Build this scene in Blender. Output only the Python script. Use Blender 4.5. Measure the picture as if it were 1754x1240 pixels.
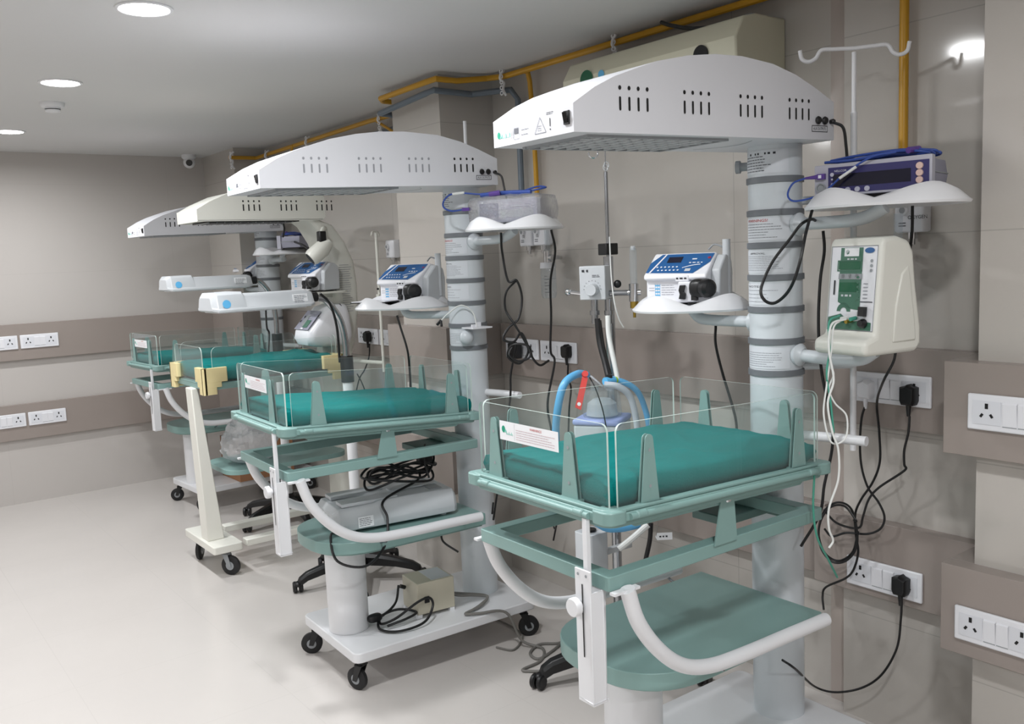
import bpy, bmesh, math, random
from math import sin, cos, pi, radians, atan2, sqrt
from mathutils import Vector, Matrix, noise

for o in list(bpy.data.objects):
    bpy.data.objects.remove(o, do_unlink=True)
scene = bpy.context.scene
COL = scene.collection

# ---------------------------------------------------------------- camera
YAW, PITCH, ROLL, FPX, EYE = 0.648172, 0.118485, -0.042647, 1542.667552, 1.55
_f = Vector((sin(YAW)*cos(PITCH), cos(YAW)*cos(PITCH), -sin(PITCH)))
_rt = Vector((cos(YAW), -sin(YAW), 0)); _up = _rt.cross(_f)
_r = _rt*cos(ROLL) + _up*sin(ROLL)
_u = -_rt*sin(ROLL) + _up*cos(ROLL)
CAMP = Vector((0, 0, EYE))
cd = bpy.data.cameras.new('camera'); cam = bpy.data.objects.new('camera', cd); COL.objects.link(cam)
cd.sensor_width = 36.0; cd.lens = FPX/1754*36.0; cd.clip_start = 0.02
cam.matrix_world = Matrix(((_r.x, _u.x, -_f.x, 0), (_r.y, _u.y, -_f.y, 0), (_r.z, _u.z, -_f.z, EYE), (0, 0, 0, 1)))
scene.camera = cam

def ray(px, py):
    return _f + _r*((px-877)/FPX) - _u*((py-619.5)/FPX)
def at(px, py, ax, v):           # where the sight line of a pixel meets the plane axis = v
    d = ray(px, py); return CAMP + d*((v-CAMP[ax])/d[ax])
def dep(px, py, D):              # the point of that sight line at forward distance D
    return CAMP + ray(px, py)*D

# ---------------------------------------------------------------- view and light
vs = scene.view_settings
vs.view_transform = 'Standard'; vs.look = 'None'; vs.gamma = 1.0; vs.use_curve_mapping = False
vs.exposure = EXPO = 0.0
w = bpy.data.worlds.new('world'); scene.world = w; w.use_nodes = True
w.node_tree.nodes['Background'].inputs[0].default_value = (0.75, 0.82, 1.0, 1)
w.node_tree.nodes['Background'].inputs[1].default_value = 0.15
CEIL = 2.37; FAR = 6.86; WX = 2.60; WX1 = 2.545; PX = 2.35; LX = -2.9; BY = -2.6
# recessed ceiling downlights (x, y); the lamps themselves are built below
DOWN = [(0.94, 5.90), (0.91, 4.34), (0.98, 2.0), (0.98, 0.35), (0.98, -1.3),
        (-1.35, 5.90), (-1.35, 4.34), (-1.35, 2.0), (-1.35, 0.35), (-1.35, -1.3), (0.90, 3.03)]
LAMP_EMIT = 22.0; LAMP_W = 17.5

# ---------------------------------------------------------------- materials
def srgb(r, g, b):
    f = lambda c: (c/255)/12.92 if c/255 <= 0.04045 else ((c/255+0.055)/1.055)**2.4
    return (f(r), f(g), f(b), 1)
MATS = {}
def mat(name, rgb, rough=0.4, metal=0.0, var=0.04, scale=6.0, bump=0.0, bscale=60.0, coat=0.0, emit=None, spec=0.5, alpha=None, sheen=0.0):
    if name in MATS: return MATS[name]
    m = bpy.data.materials.new(name); m.use_nodes = True; nt = m.node_tree; N = nt.nodes; L = nt.links
    b = N['Principled BSDF']
    c = srgb(*rgb)
    tc = N.new('ShaderNodeTexCoord'); nz = N.new('ShaderNodeTexNoise'); nz.inputs['Scale'].default_value = scale; nz.inputs['Detail'].default_value = 4
    L.new(tc.outputs['Object'], nz.inputs['Vector'])
    mx = N.new('ShaderNodeMix'); mx.data_type = 'RGBA'
    mx.inputs['A'].default_value = tuple(max(0, x*(1-var)) for x in c[:3]) + (1,)
    mx.inputs['B'].default_value = tuple(min(1, x*(1+var)) for x in c[:3]) + (1,)
    L.new(nz.outputs['Fac'], mx.inputs['Factor']); L.new(mx.outputs['Result'], b.inputs['Base Color'])
    b.inputs['Roughness'].default_value = rough; b.inputs['Metallic'].default_value = metal
    b.inputs['Specular IOR Level'].default_value = spec
    b.inputs['Coat Weight'].default_value = coat
    if sheen: b.inputs['Sheen Weight'].default_value = sheen
    if bump:
        n2 = N.new('ShaderNodeTexNoise'); n2.inputs['Scale'].default_value = bscale; n2.inputs['Detail'].default_value = 3
        L.new(tc.outputs['Object'], n2.inputs['Vector'])
        bp = N.new('ShaderNodeBump'); bp.inputs['Strength'].default_value = bump; bp.inputs['Distance'].default_value = 0.004
        L.new(n2.outputs['Fac'], bp.inputs['Height']); L.new(bp.outputs['Normal'], b.inputs['Normal'])
    if emit: 
        b.inputs['Emission Color'].default_value = (*emit[:3], 1); b.inputs['Emission Strength'].default_value = emit[3]
    MATS[name] = m; return m

def clearmat(name, tint, gloss=0.06, rough=0.02, bump=0.0, bscale=20, white=0.0):
    m = bpy.data.materials.new(name); m.use_nodes = True; nt = m.node_tree; N = nt.nodes; L = nt.links
    N.remove(N['Principled BSDF']); out = N['Material Output']
    tr = N.new('ShaderNodeBsdfTransparent'); tr.inputs[0].default_value = (*tint, 1)
    gl = N.new('ShaderNodeBsdfGlossy'); gl.inputs['Roughness'].default_value = rough; gl.inputs[0].default_value = (0.95, 0.97, 1, 1)
    lw = N.new('ShaderNodeLayerWeight'); lw.inputs['Blend'].default_value = 0.25
    mp = N.new('ShaderNodeMapRange'); mp.inputs['To Min'].default_value = gloss; mp.inputs['To Max'].default_value = min(1, gloss*4+.35)
    pw = N.new('ShaderNodeMath'); pw.operation = 'POWER'; pw.inputs[1].default_value = 4.0; lw.inputs['Blend'].default_value = 0.5
    L.new(lw.outputs['Facing'], pw.inputs[0]); L.new(pw.outputs[0], mp.inputs['Value'])
    mix = N.new('ShaderNodeMixShader'); L.new(mp.outputs['Result'], mix.inputs[0]); L.new(tr.outputs[0], mix.inputs[1]); L.new(gl.outputs[0], mix.inputs[2])
    last = mix
    if white:
        df = N.new('ShaderNodeBsdfDiffuse'); df.inputs[0].default_value = (.85, .87, .88, 1)
        m2 = N.new('ShaderNodeMixShader'); m2.inputs[0].default_value = white
        L.new(mix.outputs[0], m2.inputs[1]); L.new(df.outputs[0], m2.inputs[2]); last = m2
    if bump:
        tc = N.new('ShaderNodeTexCoord'); nz = N.new('ShaderNodeTexNoise'); nz.inputs['Scale'].default_value = bscale; nz.inputs['Detail'].default_value = 5; nz.inputs['Distortion'].default_value = 1.5
        L.new(tc.outputs['Object'], nz.inputs['Vector'])
        bp = N.new('ShaderNodeBump'); bp.inputs['Strength'].default_value = bump; bp.inputs['Distance'].default_value = 0.02
        L.new(nz.outputs['Fac'], bp.inputs['Height']); L.new(bp.outputs['Normal'], gl.inputs['Normal'])
    L.new(last.outputs[0], out.inputs[0]); MATS[name] = m; return m

def tilemat(name, rgb, rough, tw, th, grout=0.85, plane='X', ox=0.0, oy=0.0, mort=0.0016, var=0.05, spec=0.5):
    """glossy tiles with thin joints, laid out in world metres on the wall's own plane"""
    m = bpy.data.materials.new(name); m.use_nodes = True; nt = m.node_tree; N = nt.nodes; L = nt.links; b = N['Principled BSDF']
    tc = N.new('ShaderNodeNewGeometry'); sp = N.new('ShaderNodeSeparateXYZ'); L.new(tc.outputs['Position'], sp.inputs[0])
    def joint(sock, size, off):
        a = N.new('ShaderNodeMath'); a.operation = 'ADD'; a.inputs[1].default_value = off; L.new(sp.outputs[sock], a.inputs[0])
        d = N.new('ShaderNodeMath'); d.operation = 'PINGPONG'; d.inputs[1].default_value = size/2; L.new(a.outputs[0], d.inputs[0])
        g = N.new('ShaderNodeMath'); g.operation = 'LESS_THAN'; g.inputs[1].default_value = mort; L.new(d.outputs[0], g.inputs[0]); return g
    h, v = {'X': ('Y', 'Z'), 'Y': ('X', 'Z'), 'Z': ('X', 'Y')}[plane]
    j1 = joint(h, tw, ox); j2 = joint(v, th, oy)
    mxx = N.new('ShaderNodeMath'); mxx.operation = 'MAXIMUM'; L.new(j1.outputs[0], mxx.inputs[0]); L.new(j2.outputs[0], mxx.inputs[1])
    nz = N.new('ShaderNodeTexNoise'); nz.inputs['Scale'].default_value = 2.2; nz.inputs['Detail'].default_value = 6; L.new(tc.outputs['Position'], nz.inputs['Vector'])
    c = srgb(*rgb)
    mx = N.new('ShaderNodeMix'); mx.data_type = 'RGBA'
    mx.inputs['A'].default_value = tuple(x*(1-var) for x in c[:3])+(1,); mx.inputs['B'].default_value = tuple(min(1, x*(1+var)) for x in c[:3])+(1,)
    L.new(nz.outputs['Fac'], mx.inputs['Factor'])
    m3 = N.new('ShaderNodeMix'); m3.data_type = 'RGBA'; m3.inputs['B'].default_value = tuple(x*grout for x in c[:3])+(1,)
    L.new(mxx.outputs[0], m3.inputs['Factor']); L.new(mx.outputs['Result'], m3.inputs['A'])
    L.new(m3.outputs['Result'], b.inputs['Base Color']); b.inputs['Roughness'].default_value = rough; b.inputs['Specular IOR Level'].default_value = spec
    MATS[name] = m; return m

M_ceil = mat('ceiling_paint', (212, 212, 212), 0.85, var=0.02, scale=1.5)
M_floor = tilemat('floor_vinyl', (203, 198, 194), 0.22, 0.6, 0.6, 0.95, 'Z', var=0.05)
M_wall = tilemat('wall_tile', (188, 183, 177), 0.09, 2.4, 0.6, 0.80, 'X', 0.31, -0.36, 0.0016, 0.03)
M_wally = tilemat('wall_tile_far', (194, 189, 185), 0.14, 1.2, 0.6, 0.93, 'Y', 0.31, -0.36, 0.0012, 0.03)
M_band = mat('taupe_band', (152, 142, 136), 0.25, var=0.05, scale=3)
M_white = mat('white_powder_coat', (226, 227, 230), 0.35, var=0.02)
M_hood = mat('hood_white', (216, 217, 222), 0.38, var=0.02)
M_grey = mat('pale_grey_column', (208, 214, 219), 0.32, var=0.02)
M_ring = mat('ring_grey', (112, 116, 121), 0.5)
M_teal = mat('sage_teal_paint', (128, 160, 156), 0.36, var=0.03)
M_tealdk = mat('sage_teal_dark', (86, 116, 112), 0.45)
M_cloth = mat('teal_cloth', (0, 114, 112), 0.9, var=0.10, scale=9, bump=0.25, bscale=240, spec=0.15)
M_cream = mat('cream_plastic', (217, 217, 209), 0.38, var=0.02)
M_cream2 = mat('cream_metal', (228, 227, 219), 0.4, var=0.02)
M_yellow = mat('pale_yellow_plastic', (226, 211, 160), 0.45)
M_black = mat('black_plastic', (20, 20, 22), 0.4)
M_cable = mat('black_cable', (18, 18, 20), 0.45)
M_rubber = mat('black_rubber', (26, 26, 28), 0.6)
M_steel = mat('steel', (175, 178, 182), 0.22, 1.0)
M_chrome = mat('chrome', (215, 217, 220), 0.10, 1.0)
M_brass = mat('brass', (190, 160, 80), 0.3, 1.0)
M_pipe = mat('yellow_pipe', (201, 150, 36), 0.35, var=0.06)
M_pipeg = mat('grey_pipe', (106, 117, 128), 0.4)
M_socket = mat('socket_white', (232, 233, 238), 0.3, var=0.01)
M_switch = mat('switch_white', (222, 224, 230), 0.35, var=0.01)
M_dark = mat('dark_hole', (12, 12, 14), 0.6)
M_blue = mat('panel_blue', (36, 92, 150), 0.35)
M_navy = mat('panel_navy', (54, 52, 104), 0.3)
M_screen = mat('dark_screen', (30, 30, 48), 0.12)
M_screeng = mat('green_screen', (22, 92, 62), 0.25)
M_green = mat('panel_green', (66, 112, 92), 0.4)
M_mon = mat('monitor_grey', (150, 150, 166), 0.4)
M_monl = mat('monitor_light', (178, 178, 190), 0.4)
M_ltgrey = mat('light_grey_plastic', (198, 202, 206), 0.38, var=0.02)
M_midgrey = mat('mid_grey', (150, 154, 158), 0.45)
M_lcable = mat('grey_cable', (120, 118, 114), 0.55)
M_bluec = mat('blue_cable', (50, 78, 156), 0.4)
M_bluelt = mat('light_blue', (96, 178, 226), 0.4)
M_hose = mat('blue_hose', (96, 168, 214), 0.35, var=0.06, scale=40)
M_hosew = mat('pale_hose', (190, 196, 206), 0.3)
M_wcable = mat('white_cable', (222, 224, 222), 0.4)
M_gcable = mat('green_cable', (70, 150, 130), 0.4)
M_red = mat('red_tag', (214, 46, 36), 0.4)
M_paper = mat('white_label', (236, 237, 240), 0.5, var=0.01)
M_ink = mat('grey_ink', (95, 97, 104), 0.6)
M_inkdk = mat('dark_ink', (40, 42, 48), 0.6)
M_inkred = mat('red_ink', (190, 62, 58), 0.6)
M_inklt = mat('pale_ink', (150, 152, 160), 0.6)
M_logo = mat('logo_green', (30, 150, 120), 0.5)
M_logol = mat('logo_pale_green', (130, 205, 190), 0.5)
M_whitetxt = mat('white_print', (225, 228, 235), 0.5)
M_amber = mat('amber_button', (220, 190, 180), 0.4)
M_card = mat('cardboard', (160, 116, 84), 0.8, var=0.06)
M_beige = mat('beige_box', (196, 190, 172), 0.5)
M_ac = mat('ivory_casing', (212, 209, 188), 0.4)
M_purple = mat('purple_connector', (88, 60, 140), 0.4)
M_pinkbtn = mat('button_grey', (190, 190, 205), 0.4)
M_lens = mat('dark_lens', (18, 18, 20), 0.08)
M_acr = clearmat('clear_acrylic', (0.955, 0.98, 0.975), 0.025, white=0.02)
M_edge = mat('acrylic_edge', (196, 212, 206), 0.25, var=0.02)
M_bag = clearmat('crumpled_film', (0.84, 0.84, 0.87), 0.22, 0.10, bump=1.0, bscale=26, white=0.34)
M_wrap = clearmat('cling_film', (0.84, 0.84, 0.88), 0.30, 0.08, bump=1.0, bscale=45, white=0.12)
M_clear = clearmat('clear_plastic', (0.90, 0.93, 0.95), 0.08, 0.05, white=0.08)
M_frost = clearmat('frosted_plastic', (0.82, 0.85, 0.88), 0.10, 0.2, white=0.45)
M_lamp = mat('downlight_glow', (255, 255, 255), 0.5, emit=(1.0, 0.98, 0.96, LAMP_EMIT))
M_led = mat('phototherapy_lens', (240, 240, 245), 0.3)

# ---------------------------------------------------------------- mesh builder
class MB:
    def __init__(s, m=None, M=None):
        s.v = []; s.f = []; s.fm = []; s.mats = []; s.M = M; s.fn = None; s.m = m
    def idx(s, m):
        m = m or s.m
        if m not in s.mats: s.mats.append(m)
        return s.mats.index(m)
    def add(s, vs, fs, m=None):
        k = len(s.v); i = s.idx(m)
        for p in vs:
            p = Vector(p)
            if s.M is not None: p = s.M @ p
            if s.fn: p = Vector(s.fn(p))
            s.v.append(p)
        for f in fs: s.f.append(tuple(k+a for a in f)); s.fm.append(i)
        return s
    def box(s, x0, x1, y0, y1, z0, z1, m=None):
        vs = [(x, y, z) for z in (z0, z1) for y in (y0, y1) for x in (x0, x1)]
        return s.add(vs, [(0, 2, 3, 1), (4, 5, 7, 6), (0, 1, 5, 4), (1, 3, 7, 5), (3, 2, 6, 7), (2, 0, 4, 6)], m)
    def obox(s, c, R, U, hx, hy, hz, m=None):   # oriented: right R, up U, thickness along R x U
        c, R, U = Vector(c), Vector(R).normalized(), Vector(U).normalized(); Nn = R.cross(U)
        vs = [c+R*a*hx+U*b*hy+Nn*d*hz for d in (-1, 1) for b in (-1, 1) for a in (-1, 1)]
        return s.add(vs, [(0, 2, 3, 1), (4, 5, 7, 6), (0, 1, 5, 4), (1, 3, 7, 5), (3, 2, 6, 7), (2, 0, 4, 6)], m)
    def prism(s, poly, fn, d0, d1, m=None, msides=None):
        """extrude a 2-D polygon; fn(a, b, d) gives the point"""
        n = len(poly); vs = [fn(a, b, d0) for a, b in poly] + [fn(a, b, d1) for a, b in poly]
        s.add(vs, [tuple(range(n))[::-1], tuple(range(n, 2*n))], m)
        k = len(s.v)-2*n; i = s.idx(msides or m)
        for j in range(n): s.f.append((k+j, k+(j+1) % n, k+n+(j+1) % n, k+n+j)); s.fm.append(i)
        return s
    def ring(s, outer, inner, fn, d0, d1, m=None):
        n = len(outer)
        vs = [fn(a, b, d) for d in (d0, d1) for P in (outer, inner) for a, b in P]
        fs = []
        for j in range(n):
            k = (j+1) % n
            fs += [(j, k, 2*n+k, 2*n+j), (n+k, n+j, 3*n+j, 3*n+k), (2*n+j, 2*n+k, 3*n+k, 3*n+j), (k, j, n+j, n+k)]
        return s.add(vs, fs, m)
    def cyl(s, p0, p1, r0, r1=None, n=20, m=None, caps=True):
        p0, p1 = Vector(p0), Vector(p1); r1 = r0 if r1 is None else r1
        d = (p1-p0).normalized(); a = d.orthogonal().normalized(); b = d.cross(a)
        vs = [p+(a*cos(2*pi*i/n)+b*sin(2*pi*i/n))*r for p, r in ((p0, r0), (p1, r1)) for i in range(n)]
        fs = [(i, (i+1) % n, n+(i+1) % n, n+i) for i in range(n)]
        if caps: fs += [tuple(range(n))[::-1], tuple(range(n, 2*n))]
        return s.add(vs, fs, m)
    def tube(s, pts, r, n=10, m=None, smooth=6, closed=False, caps=True):
        P = [Vector(p) for p in pts]
        if smooth and len(P) > 2: P = catmull(P, smooth, closed)
        k = len(P); rr = r if isinstance(r, (list, tuple)) else None
        rings = []; ref = None
        for i, p in enumerate(P):
            if closed: t = P[(i+1) % k]-P[i-1]
            else: t = P[min(i+1, k-1)]-P[max(i-1, 0)]
            if t.length < 1e-9: t = Vector((0, 0, 1))
            t.normalize()
            if ref is None: ref = t.orthogonal().normalized()
            ref = ref-t*ref.dot(t)
            if ref.length < 1e-6: ref = t.orthogonal()
            ref.normalize(); b = t.cross(ref)
            q = (rr[0]+(rr[1]-rr[0])*i/(k-1)) if rr else r
            rings.append([p+(ref*cos(2*pi*j/n)+b*sin(2*pi*j/n))*q for j in range(n)])
        vs = [v for R in rings for v in R]; fs = []
        for i in range(k if closed else k-1):
            a, b = i*n, ((i+1) % k)*n
            for j in range(n): fs.append((a+j, a+(j+1) % n, b+(j+1) % n, b+j))
        if not closed and caps: fs += [tuple(range(n))[::-1], tuple(range((k-1)*n, k*n))]
        return s.add(vs, fs, m)
    def lathe(s, prof, c=(0, 0, 0), n=28, m=None, ax=None, a0=0.0, a1=2*pi):
        """prof = [(radius, height)], around z or around axis ax"""
        c = Vector(c); Z = Vector(ax).normalized() if ax else Vector((0, 0, 1)); A = Z.orthogonal().normalized(); B = Z.cross(A)
        vs = [c+Z*h+(A*cos(2*pi*j/n)+B*sin(2*pi*j/n))*max(r, 1e-5) for r, h in prof for j in range(n)]
        fs = [(i*n+j, i*n+(j+1) % n, (i+1)*n+(j+1) % n, (i+1)*n+j) for i in range(len(prof)-1) for j in range(n)]
        return s.add(vs, fs, m)
    def ball(s, c, rx, ry=None, rz=None, m=None, n=16, k=10, e=1.0):
        ry = ry or rx; rz = rz or rx; vs = []; fs = []
        sg = lambda x: math.copysign(abs(x)**e, x)
        for i in range(k+1):
            t = -pi/2+pi*i/k
            for j in range(n):
                a = 2*pi*j/n; vs.append((c[0]+rx*sg(cos(t))*sg(cos(a)), c[1]+ry*sg(cos(t))*sg(sin(a)), c[2]+rz*sg(sin(t))))
        for i in range(k):
            for j in range(n): fs.append((i*n+j, i*n+(j+1) % n, (i+1)*n+(j+1) % n, (i+1)*n+j))
        return s.add(vs, fs, m)
    def loft(s, secs, m=None, caps=True):
        n = len(secs[0]); vs = [p for S in secs for p in S]
        fs = [(i*n+j, i*n+(j+1) % n, (i+1)*n+(j+1) % n, (i+1)*n+j) for i in range(len(secs)-1) for j in range(n)]
        if caps: fs += [tuple(range(n))[::-1], tuple(range((len(secs)-1)*n, len(secs)*n))]
        return s.add(vs, fs, m)
    def build(s, name, parent=None, bevel=0.0, seg=2, ang=32, flat=False):
        me = bpy.data.meshes.new(name); me.from_pydata([tuple(v) for v in s.v], [], s.f)
        for m in s.mats: me.materials.append(m)
        for p, i in zip(me.polygons, s.fm): p.material_index = i
        bm = bmesh.new(); bm.from_mesh(me)
        bmesh.ops.remove_doubles(bm, verts=bm.verts, dist=1e-6)
        bmesh.ops.recalc_face_normals(bm, faces=bm.faces)
        for f in bm.faces: f.smooth = not flat
        la = radians(ang)
        for e in bm.edges:
            e.smooth = not (len(e.link_faces) != 2 or e.calc_face_angle(0) > la)
        bm.to_mesh(me); bm.free()
        o = bpy.data.objects.new(name, me); COL.objects.link(o)
        if parent: o.parent = parent
        if bevel:
            b = o.modifiers.new('bevel', 'BEVEL'); b.width = bevel; b.segments = seg; b.limit_method = 'ANGLE'; b.angle_limit = radians(40); b.harden_normals = False
        return o

def catmull(P, k, closed=False):
    out = []; n = len(P)
    for i in range(n if closed else n-1):
        p0 = P[(i-1) % n] if closed or i > 0 else P[0]*2-P[1]
        p1 = P[i]; p2 = P[(i+1) % n]; p3 = P[(i+2) % n] if closed or i+2 < n else P[-1]*2-P[-2]
        for j in range(k):
            t = j/k
            out.append(0.5*((2*p1)+(p2-p0)*t+(2*p0-5*p1+4*p2-p3)*t*t+(3*p1-p0-3*p2+p3)*t**3))
    if not closed: out.append(P[-1].copy())
    return out
def rrect(x0, x1, y0, y1, r, k=6):
    out = []
    for cx, cy, a in ((x1-r, y1-r, 0), (x0+r, y1-r, pi/2), (x0+r, y0+r, pi), (x1-r, y0+r, 1.5*pi)):
        for i in range(k+1): t = a+pi/2*i/k; out.append((cx+r*cos(t), cy+r*sin(t)))
    return out
XY = lambda a, b, d: (a, b, d)
XZ = lambda a, b, d: (a, d, b)
YZ = lambda a, b, d: (d, a, b)

def thing(name, label, cat, loc=(0, 0, 0), rz=0.0, group=None):
    o = bpy.data.objects.new(name, None); COL.objects.link(o); o.location = loc; o.rotation_euler = (0, 0, rz); o.empty_display_size = 0.05
    o['label'] = label; o['category'] = cat
    if group: o['group'] = group
    return o
def tag(o, label, cat, group=None):
    o['label'] = label; o['category'] = cat
    if group: o['group'] = group
    return o
def lab(o, t): o['label'] = t; return o
def struct(o): o['kind'] = 'structure'; return o

# lettering and small print, laid on any surface through a map (s, t) -> point
_tc = {}
def glyphs(txt):
    if txt in _tc: return _tc[txt]
    cu = bpy.data.curves.new('t', 'FONT'); cu.body = txt; cu.size = 1.0; cu.resolution_u = 3
    ob = bpy.data.objects.new('t', cu); COL.objects.link(ob)
    bpy.context.view_layer.update()
    me = bpy.data.meshes.new_from_object(ob.evaluated_get(bpy.context.evaluated_depsgraph_get()))
    V = [(v.co.x, v.co.y) for v in me.vertices]; F = [tuple(p.vertices) for p in me.polygons]
    bpy.data.objects.remove(ob); bpy.data.curves.remove(cu); bpy.data.meshes.remove(me)
    _tc[txt] = (V, F); return _tc[txt]
def letter(mb, mp, s, t, h, txt, m, width=None, center=False):
    V, F = glyphs(txt)
    if not V: return
    x0 = min(v[0] for v in V); x1 = max(v[0] for v in V); k = h/0.70; kx = width/(x1-x0) if width else k
    off = s-(x1-x0)*kx/2 if center else s
    mb.add([mp(off+(a-x0)*kx, t+b*k) for a, b in V], F, m)
def printlines(mb, mp, s0, s1, t0, t1, n, h, m, seed=1, ragged=0.3, word=(0.006, 0.016)):
    rnd = random.Random(seed)
    for i in range(n):
        t = t1-(t1-t0)*(i+0.5)/n; s = s0; e = s1-(s1-s0)*ragged*rnd.random()
        while s < e:
            wl = min(rnd.uniform(*word), e-s)
            if wl > 0.001: mb.add([mp(s, t-h/2), mp(s+wl, t-h/2), mp(s+wl, t+h/2), mp(s, t+h/2)], [(0, 1, 2, 3)], m)
            s += wl+h*0.9
def rect(mb, mp, s0, s1, t0, t1, m, k=1):
    vs = [mp(s0+(s1-s0)*i/k, t) for t in (t0, t1) for i in range(k+1)]
    mb.add(vs, [(i, i+1, k+2+i, k+1+i) for i in range(k)], m)
def frame2(mb, mp, s0, s1, t0, t1, w, m, k=1):
    rect(mb, mp, s0, s1, t0, t0+w, m, k); rect(mb, mp, s0, s1, t1-w, t1, m, k); rect(mb, mp, s0, s0+w, t0, t1, m); rect(mb, mp, s1-w, s1, t0, t1, m)
def disc(mb, mp, s, t, r, m, n=18, ry=None):
    ry = ry or r; mb.add([mp(s+r*cos(2*pi*i/n), t+ry*sin(2*pi*i/n)) for i in range(n)], [tuple(range(n))], m)
def flat(O, R, U, eps=0.0008):
    O, R, U = Vector(O), Vector(R).normalized(), Vector(U).normalized(); Nn = R.cross(U)
    return lambda s, t: O+R*s+U*t+Nn*eps
def curved(r, a0, z0, eps=0.0012):
    return lambda s, t: Vector(((r+eps)*cos(a0+s/r), (r+eps)*sin(a0+s/r), z0+t))
# ================================================================ the room
def wall_box(name, x0, x1, y0, y1, z0, z1, m):
    b = MB(m); b.box(x0, x1, y0, y1, z0, z1); return struct(b.build(name))
wall_box('floor', LX-0.2, WX+0.4, BY-0.2, FAR+0.4, -0.1, 0.0, M_floor)
wall_box('ceiling', LX-0.2, WX+0.4, BY-0.2, FAR+0.4, CEIL, CEIL+0.12, M_ceil)
wall_box('wall_far', LX-0.2, WX+0.4, FAR, FAR+0.2, 0, CEIL, M_wally)
b = MB(M_wall); b.box(WX, WX+0.2, 1.62, FAR, 0, CEIL); b.box(WX1, WX+0.2, 1.11, 1.62, 0, CEIL); b.box(PX, WX+0.2, BY, 1.11, 0, CEIL)
struct(b.build('wall_right'))
b = MB(M_wall); b.box(2.30, WX, 3.50, 3.92, 0, CEIL); struct(b.build('wall_pillar_middle'))
b = MB(M_wall); b.box(2.37, WX, 6.24, FAR, 0, CEIL); struct(b.build('wall_pillar_corner'))
wall_box('wall_left', LX-0.2, LX, BY, FAR, 0, CEIL, M_wall)
wall_box('wall_back', LX, PX, BY-0.2, BY, 0, CEIL, M_wally)
# taupe socket bands standing proud of the walls
n = 0
for z0, z1 in ((0.985, 1.228), (0.445, 0.685)):
    for (x0, x1, y0, y1) in ((LX, 2.37, FAR-0.035, FAR), (2.335, 2.37, 6.205, FAR-.035), (WX-0.04, WX, 1.70, 3.46), (WX-0.04, WX, 4.0, 6.24), (2.37, WX-0.04, 6.205, 6.24),
                             (2.25, 2.30, 3.46, 4.0), (2.30, WX-.04, 3.46, 3.50), (2.50, WX1, 1.155, 1.70), (2.30, PX, BY, 1.174), (PX, 2.50, 1.11, 1.174)):
        n += 1
        b = MB(M_band); b.box(x0, x1, y0, y1, z0, z1); struct(b.build('trim_%d' % n, bevel=0.0015))

b = MB(mat('pinkish_shade', (180, 169, 162), 0.15)); b.box(WX-0.004, WX, 1.62, 1.70, 0, CEIL); struct(b.build('trim_40'))  # thin strip beside the wall step; its darker pinkish colour stands in for shade
# ---- downlights
for i, (x, y) in enumerate(DOWN):
    names = {0: 'round recessed ceiling light nearest the far wall, in the row by the warmers', 1: 'round recessed ceiling light just above the smoke detector',
             2: 'round recessed ceiling light out of frame, mirrored in the right wall'}
    t = thing('ceiling_light', names.get(i) or ('round recessed ceiling light %s' % {3: 'just behind the camera, right row', 4: 'at the back of the room, right row', 5: 'by the far wall, left row', 6: 'second from the far wall, left row', 7: 'left of the nearest warmer, left row', 8: 'beside the camera, left row', 9: 'at the back of the room, left row', 10: 'at the top edge of the picture, before the smoke detector'}[i]), 'ceiling light', (x, y, CEIL), 0, 'recessed ceiling downlights')
    b = MB(M_white); b.lathe([(0.088, 0.0), (0.088, -0.004), (0.078, -0.006), (0.074, -0.003)], n=32); b.build('rim', t)
    b = MB(M_lamp); b.lathe([(0.0, -0.004), (0.074, -0.004), (0.074, -0.001)], n=32); b.build('diffuser', t)
    ld = bpy.data.lights.new('lamp_light', 'AREA'); ld.shape = 'DISK'; ld.size = 0.15; ld.energy = LAMP_W; ld.color = (0.97, 0.985, 1.0); ld.spread = radians(172)
    lo = bpy.data.objects.new('lamp_light', ld); COL.objects.link(lo); lo.parent = t; lo.location = (0, 0, -0.012); lo.visible_glossy = True

# ---- smoke detector and camera
t = thing('smoke_detector', 'small white round smoke detector on the ceiling beyond the near downlight', 'smoke detector', (0.975, 4.87, CEIL))
b = MB(M_white); b.lathe([(0.0, 0), (0.055, 0), (0.055, -0.012), (0.05, -0.02), (0.036, -0.022), (0.036, -0.03)], n=28); b.build('base', t)
b = MB(M_white); b.lathe([(0.036, -0.034), (0.034, -0.042), (0.02, -0.046), (0, -0.046)], n=28); b.build('cap', t)
b = MB(M_dark); b.lathe([(0.03, -0.029), (0.033, -0.030), (0.033, -0.035), (0.03, -0.036)], n=28); b.build('vent', t)
t = thing('security_camera', 'small white dome camera in the far corner under the ceiling', 'camera', (2.22, 6.72, CEIL))
b = MB(M_white); b.lathe([(0, 0), (0.05, 0), (0.05, -0.02), (0.035, -0.035)], n=24); b.build('mount', t)
b = MB(M_white); b.ball((0, 0, -0.055), 0.042); b.build('ball_housing', t)
d = (Vector((0, 0, 1.3))-Vector((2.22, 6.72, CEIL))).normalized()
b = MB(M_lens); b.cyl(Vector((0, 0, -0.055))+d*0.03, Vector((0, 0, -0.055))+d*0.046, 0.024, 0.022); b.build('lens', t)

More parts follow.
